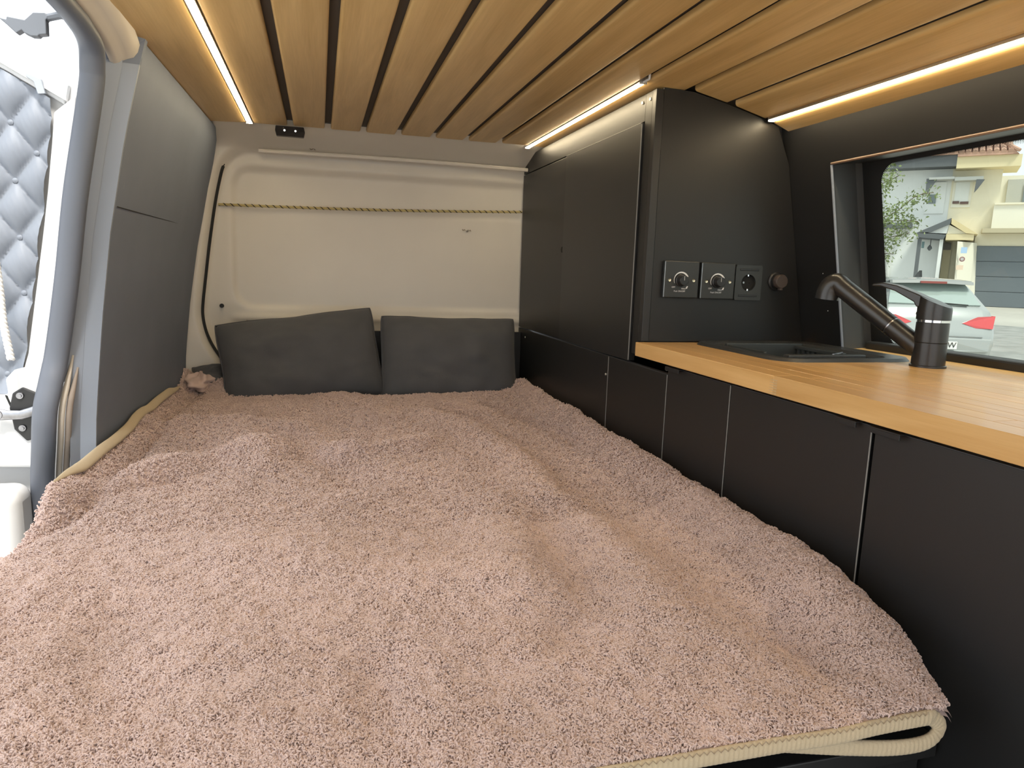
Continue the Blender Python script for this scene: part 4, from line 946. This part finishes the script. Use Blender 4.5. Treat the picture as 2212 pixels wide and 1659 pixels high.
w_ = fpart('shutter_window', CR2, hc_, (-0.14, 0.44, D0 - 0.06, D0 - 0.02, 2.75, 3.68)); fpart('roller_shutter', mat('pale shutter', (0.78, 0.80, 0.78), 0.6), w_, (-0.06, 0.36, D0 - 0.09, D0 - 0.06, 2.92, 3.62))
fpart('shutter_slot', mat('brown slot', (0.16, 0.10, 0.09), 0.6), w_, (-0.10, 0.10, D0 - 0.11, D0 - 0.09, 2.88, 2.97), (0.13, 0.38, D0 - 0.11, D0 - 0.09, 2.86, 2.95))
fpart('window_canopy', mat('grey canopy slab 2', (0.42, 0.43, 0.41), 0.8), hc_, (-0.12, 0.72, D0 - 0.6, D0 - 0.02, 3.62, 3.74))
fpoly('canopy_bracket', GRY, hc_, [(0.52, 3.64), (0.76, 3.63), (0.66, 3.45), (0.60, 3.34), (0.50, 3.20)], D0 - 0.6, D0 - 0.45)
fpart('balcony_parapet', CR2, hc_, (1.14, 7, D0 - 0.3, D0 - 0.1, 1.98, 2.80)); fpart('parapet_cap', CRM, hc_, (1.14, 7, D0 - 0.36, D0 - 0.06, 2.80, 2.86))
w_ = fpart('balcony_window', mat('grey frame', (0.5, 0.51, 0.48), 0.7), hc_, (1.55, 2.6, D0 + 1.9, D0 + 2.0, 2.6, 3.9)); fpart('pane', GLS, w_, (2.05, 2.6, D0 + 1.86, D0 + 1.9, 2.7, 3.7))
fpart('garage_ledge', mat('stained ledge', (0.52, 0.46, 0.32), 0.9), hc_, (0.88, 7, D0 - 0.7, D0 - 0.1, 1.83, 1.98))
fpart('garage_wall', CRM, hc_, (0.72, 7, D0 - 0.1, D0 + 2, -0.7, 1.83))
gd = fpart('garage_door', DGR, hc_, (0.80, 6, D0 - 0.14, D0 - 0.1, -0.7, 1.41))
for k in range(4):
    z0 = -0.69 + k * 0.525; fpart('door_panel', DGR, gd, (0.82, 5.9, D0 - 0.17, D0 - 0.14, z0, z0 + 0.505), bevel=0.01)
gp = thing('gate_pillar', fp3(0.45, D0 - 1, -0.7), 'white pillar with three small signs beside the garage', 'pillar')
b = MB(); b.hexa([fp3(0.30, D0 - 1.4, -0.75), fp3(0.80, D0 - 0.5, -0.75), fp3(0.98, D0 - 0.15, -0.75), fp3(0.35, D0 - 0.15, -0.75)], [fp3(0.20, D0 - 1.4, 1.50), fp3(0.70, D0 - 0.5, 1.50), fp3(0.80, D0 - 0.15, 1.50), fp3(0.22, D0 - 0.15, 1.50)]); b.build('shaft', CR2, parent=gp)
def sgn(name, col, s, z, w2, h2, rd=False):
    m_ = mat(name, col, 0.5); b = MB()
    if rd: b.lathe(fp3(s, D0 - 1.42, z), tuple(-NV_), [(0, w2), (0.02, w2)], 16)
    else: fbox(b, s - w2, s + w2, D0 - 1.45, D0 - 1.42, z - h2, z + h2)
    return b.build(name, m_, parent=gp)
sgn('blue_sign', (0.45, 0.62, 0.85), 0.42, 1.20, 0.09, 0.10); so = sgn('round_sign', (0.35, 0.18, 0.18), 0.40, 0.90, 0.085, 0.085, True); sgn('orange_sign', (0.85, 0.66, 0.52), 0.36, 0.62, 0.10, 0.08)
b = MB(); b.lathe(fp3(0.40, D0 - 1.445, 0.90), tuple(-NV_), [(0, 0.05), (0.01, 0.05)], 16); b.build('sign_centre', mat('sign grey', (0.55, 0.52, 0.52), 0.5), parent=so)

# ---- parked car
car = thing('parked_car', fp3(0.0, 13.2, -1.385), 'silver hatchback with red tail lights parked outside the window', 'car')
PAINT = mat('silver car paint', (0.40, 0.42, 0.42), 0.25, metal=0.25, coat=0.5)
yaw = math.radians(47 - 25)                       # heading, clockwise from +Y
hd_ = np.array((math.sin(yaw), math.cos(yaw), 0)); lf = np.array((-math.cos(yaw), math.sin(yaw), 0))
cc = np.array(fp3(-0.01, 12.9, -1.385))
def cp3(a, l, z): p = cc + hd_ * a + lf * l; return (p[0], p[1], cc[2] + z)
ST = [  # a, z_bottom, z_top, half width bottom, half width belt, belt z, half width top
    (0.00, 0.30, 0.58, 0.74, 0.78, 0.52, 0.76), (0.03, 0.24, 0.66, 0.82, 0.85, 0.55, 0.80), (0.10, 0.22, 0.82, 0.86, 0.885, 0.66, 0.82),
    (0.17, 0.22, 1.01, 0.87, 0.90, 0.82, 0.81), (0.24, 0.22, 1.06, 0.88, 0.90, 0.90, 0.79), (0.60, 0.22, 1.43, 0.89, 0.91, 0.96, 0.62), (0.80, 0.22, 1.475, 0.90, 0.91, 0.96, 0.60),
    (1.6, 0.22, 1.50, 0.90, 0.91, 0.95, 0.60), (2.5, 0.22, 1.45, 0.90, 0.91, 0.95, 0.58), (3.1, 0.22, 1.02, 0.90, 0.90, 0.93, 0.72), (3.9, 0.24, 0.86, 0.88, 0.88, 0.72, 0.70), (4.25, 0.30, 0.62, 0.74, 0.76, 0.52, 0.66)]
rows_ = []
for a, zb, zt, wb_, wbelt, zbelt, wt_ in ST:
    half = [(0, zb), (wb_ * 0.9, zb), (wb_, zb + 0.10), (wbelt, (zb + zbelt) / 2 + .08), (wbelt * 0.99, zbelt), (wt_ + 0.06 * (wbelt - wt_), zt - 0.05 * min(1, (zt - zbelt) * 3)), (wt_ * 0.85, zt - 0.008), (0, zt + 0.012)]
    full = [cp3(a, -l, z) for l, z in half] + [cp3(a, l, z) for l, z in half[-2:0:-1]]
    rows_.append(full)
m = MB(); n = len(rows_[0])
m.add([p for r_ in rows_ for p in r_], [(i * n + j, i * n + (j + 1) % n, (i + 1) * n + (j + 1) % n, (i + 1) * n + j) for i in range(len(rows_) - 1) for j in range(n)] + [tuple(range(n)), tuple((len(rows_) - 1) * n + j for j in range(n))])
m.build('body', PAINT, parent=car, smooth=38)
CG = mat('car glass', (0.35, 0.42, 0.40), 0.05, spec=0.9, coat=1.0)
def slab(name, mt, pts, off=(-0.012, 0, 0.006), bevel=0.0, parent=car):
    """pts: (a,l,z) outline"""
    p = [np.array(cp3(*q_)) for q_ in pts]; o = hd_ * off[0] + np.array((0, 0, off[2])); b = MB(); b.prism([x + o for x in p], tuple(-o * 2.0)); return b.build(name, mt, parent=parent, bevel=bevel)
slab('rear_window', CG, [(0.27, -0.70, 1.06), (0.255, 0, 1.05), (0.27, 0.70, 1.06), (0.575, 0.565, 1.385), (0.585, 0, 1.405), (0.575, -0.565, 1.385)], (-0.03, 0, 0.028))
slab('spoiler', mat('dark spoiler lip', (0.32, 0.33, 0.33), 0.4), [(0.42, -0.62, 1.40), (0.40, 0, 1.42), (0.42, 0.62, 1.40), (0.44, 0.62, 1.45), (0.42, 0, 1.47), (0.44, -0.62, 1.45)], (-0.05, 0, 0))
slab('roof_lip', PAINT, [(0.47, -0.63, 1.452), (0.44, 0, 1.475), (0.47, 0.63, 1.452), (0.75, 0.60, 1.475), (0.75, 0, 1.50), (0.75, -0.60, 1.475)], (0, 0, 0.010))
slab('brake_light', mat('brake light strip', (0.30, 0.08, 0.07), 0.3), [(0.355, -0.20, 1.41), (0.355, 0.20, 1.41), (0.355, 0.20, 1.445), (0.355, -0.20, 1.445)], (-0.012, 0, 0))
TLT = mat('red tail light', (0.62, 0.07, 0.075), 0.12, coat=1.0)
for s in (1, -1):
    P4 = [(0.135, 0.38, 0.80), (0.115, 0.58, 0.73), (0.10, 0.80, 0.725), (0.19, 0.865, 0.925), (0.165, 0.62, 0.905)]
    Q4 = [(0.10, 0.80, 0.725), (0.20, 0.905, 0.76), (0.40, 0.915, 0.84), (0.36, 0.912, 0.91), (0.19, 0.865, 0.925)]
    V0 = [np.array(cp3(a, s * l, z)) - hd_ * 0.055 + lf * s * (0.02 if l > .7 else 0) for a, l, z in P4]; b = MB(); b.prism(V0, tuple(hd_ * 0.12)); tl = b.build('tail_light', TLT, parent=car)
    V1 = [np.array(cp3(a, s * l, z)) + lf * s * 0.022 - hd_ * (0.055 if a < 0.195 else 0) for a, l, z in Q4]; b = MB(); b.prism(V1, tuple(-lf * s * 0.08 + hd_ * 0.05)); b.build('side_lens', TLT, parent=tl)
slab('tailgate_shut_line', mat('shut line grey', (0.25, 0.26, 0.26), 0.6), [(0.02, -0.66, 0.585), (0.02, 0.66, 0.585), (0.02, 0.66, 0.60), (0.02, -0.66, 0.60)], (-0.03, 0, 0))
slab('bumper', PAINT, [(-0.02, -0.76, 0.36), (-0.05, 0, 0.34), (-0.02, 0.76, 0.36), (0.0, 0.80, 0.57), (-0.03, 0, 0.58), (0.0, -0.80, 0.57)], (-0.03, 0, 0.0), bevel=0.02)
np_ = slab('number_plate', mat('plate white', (0.8, 0.8, 0.8), 0.4), [(-0.09, -0.26, 0.40), (-0.09, 0.26, 0.40), (-0.085, 0.26, 0.52), (-0.085, -0.26, 0.52)], (-0.008, 0, 0))
text('plate_text', '47 ZW', cp3(-0.103, -0.06, 0.458), 0.125, (math.pi / 2, 0, -yaw), mat('plate ink', (0.03, 0.03, 0.03), 0.5), np_)
slab('wiper', M['plastic'], [(0.24, -0.50, 1.075), (0.24, 0.05, 1.10), (0.24, 0.05, 1.12), (0.24, -0.50, 1.09)], (-0.03, 0, 0))
b = MB(); b.prism([cp3(0.82, -0.02, 1.48), cp3(1.05, -0.02, 1.49), cp3(0.90, -0.02, 1.60), cp3(0.86, -0.02, 1.62)], tuple(lf * 0.04)); b.build('roof_antenna', M['plastic'], parent=car)
for a in (0.85, 3.4):
    for s in (1, -1):
        w = MB().lathe(cp3(a, s * 0.70, 0.31), tuple(lf * s), [(0, 0.31), (0.19, 0.315), (0.215, 0.29), (0.215, 0.20), (0.20, 0.0)], 28).build('wheel', M['blackrubber'], parent=car, smooth=40)
        MB().lathe(cp3(a, s * 0.895, 0.31), tuple(lf * s), [(0, 0.20), (0.02, 0.19), (0.012, 0.04), (0.022, 0.03)], 20).build('hub', M['alu'], parent=w, smooth=40)
for s in (1, -1):
    b = MB(); pts = [(0.50, 0.873, 1.0), (1.35, 0.915, 0.99), (1.35, 0.70, 1.40), (0.85, 0.69, 1.38)]
    b.add([cp3(a, s * (l + 0.01), z) for a, l, z in pts] + [cp3(a, s * (l - 0.05), z) for a, l, z in pts], [(0, 1, 2, 3), (7, 6, 5, 4), (0, 4, 5, 1), (1, 5, 6, 2), (2, 6, 7, 3), (3, 7, 4, 0)]); b.build('side_window', CG, parent=car)

# ---- leafy tree in front of the white house
tr_ = thing('street_tree', fp3(-3.6, 17.0, -1.3), 'leafy green tree branch hanging before the white house', 'tree')
BK = mat('bark', (0.16, 0.12, 0.09), 0.9); LF = mat('olive green leaf', (0.20, 0.25, 0.10), 0.6, var=0.3, vscale=(3, 3, 3))
MB().tube([fp3(-3.6, 17.0, -1.35), fp3(-3.5, 17.0, 0.5), fp3(-3.3, 17.0, 2.0), fp3(-3.4, 17, 3.6)], [0.16, 0.13, 0.10, 0.06], 10).build('trunk', BK, parent=tr_, smooth=True)
br = [[(-3.35, 1.2), (-2.2, 1.15), (-1.2, 1.42), (-0.72, 1.78), (-0.40, 1.85)], [(-3.3, 1.9), (-2.2, 1.9), (-1.4, 2.1), (-1.05, 2.25)], [(-3.35, 0.9), (-2.2, 0.7), (-1.2, 0.95), (-0.75, 1.05)], [(-3.35, 0.8), (-2.0, 0.45), (-1.30, 0.62), (-1.0, 0.62)], [(-2.2, 1.15), (-1.3, 1.3), (-0.85, 1.3), (-0.62, 1.28)]]
rs2 = random.Random(5); leaves = MB()
def leaf(s, d, z, L):
    c = np.array(fp3(s, d, z)); v = np.array([rs2.gauss(0, 1) for _ in range(3)]); v /= np.linalg.norm(v); u = np.cross(v, [rs2.gauss(0, 1) for _ in range(3)]); u /= np.linalg.norm(u)
    leaves.add([c, c + v * L * .5 + u * L * .24, c + v * L, c + v * L * .5 - u * L * .24], [(0, 1, 2, 3)])
for B_ in br:
    pth = [fp3(s, 17.0 + 0.2 * math.sin(s * 3), z) for s, z in B_]
    MB().tube(cr(pth, 5), 0.008, 6).build('branch', BK, parent=tr_, smooth=True)
    for (sa, za), (sb, zb_) in zip(B_[:-1], B_[1:]):
        k = int(math.hypot(sb - sa, zb_ - za) * 330)
        for _ in range(k):
            t = rs2.random(); leaf(sa + (sb - sa) * t + rs2.gauss(0, .09), 17 + rs2.gauss(0, .2), za + (zb_ - za) * t + rs2.gauss(0, .10) - 0.03, rs2.uniform(.05, .10))
for _ in range(700): leaf(rs2.uniform(-2.6, -1.15), 17 + rs2.gauss(0, .3), rs2.uniform(1.5, 2.8), rs2.uniform(.06, .11))
lo_ = leaves.build('foliage', LF, parent=tr_); lo_['kind'] = 'stuff'

SC.cycles.max_bounces = 5; SC.cycles.diffuse_bounces = 3; SC.cycles.adaptive_threshold = 0.05; SC.cycles.adaptive_min_samples = 20; SC.cycles.transparent_max_bounces = 12
SC.cycles.sample_clamp_indirect = 6.0
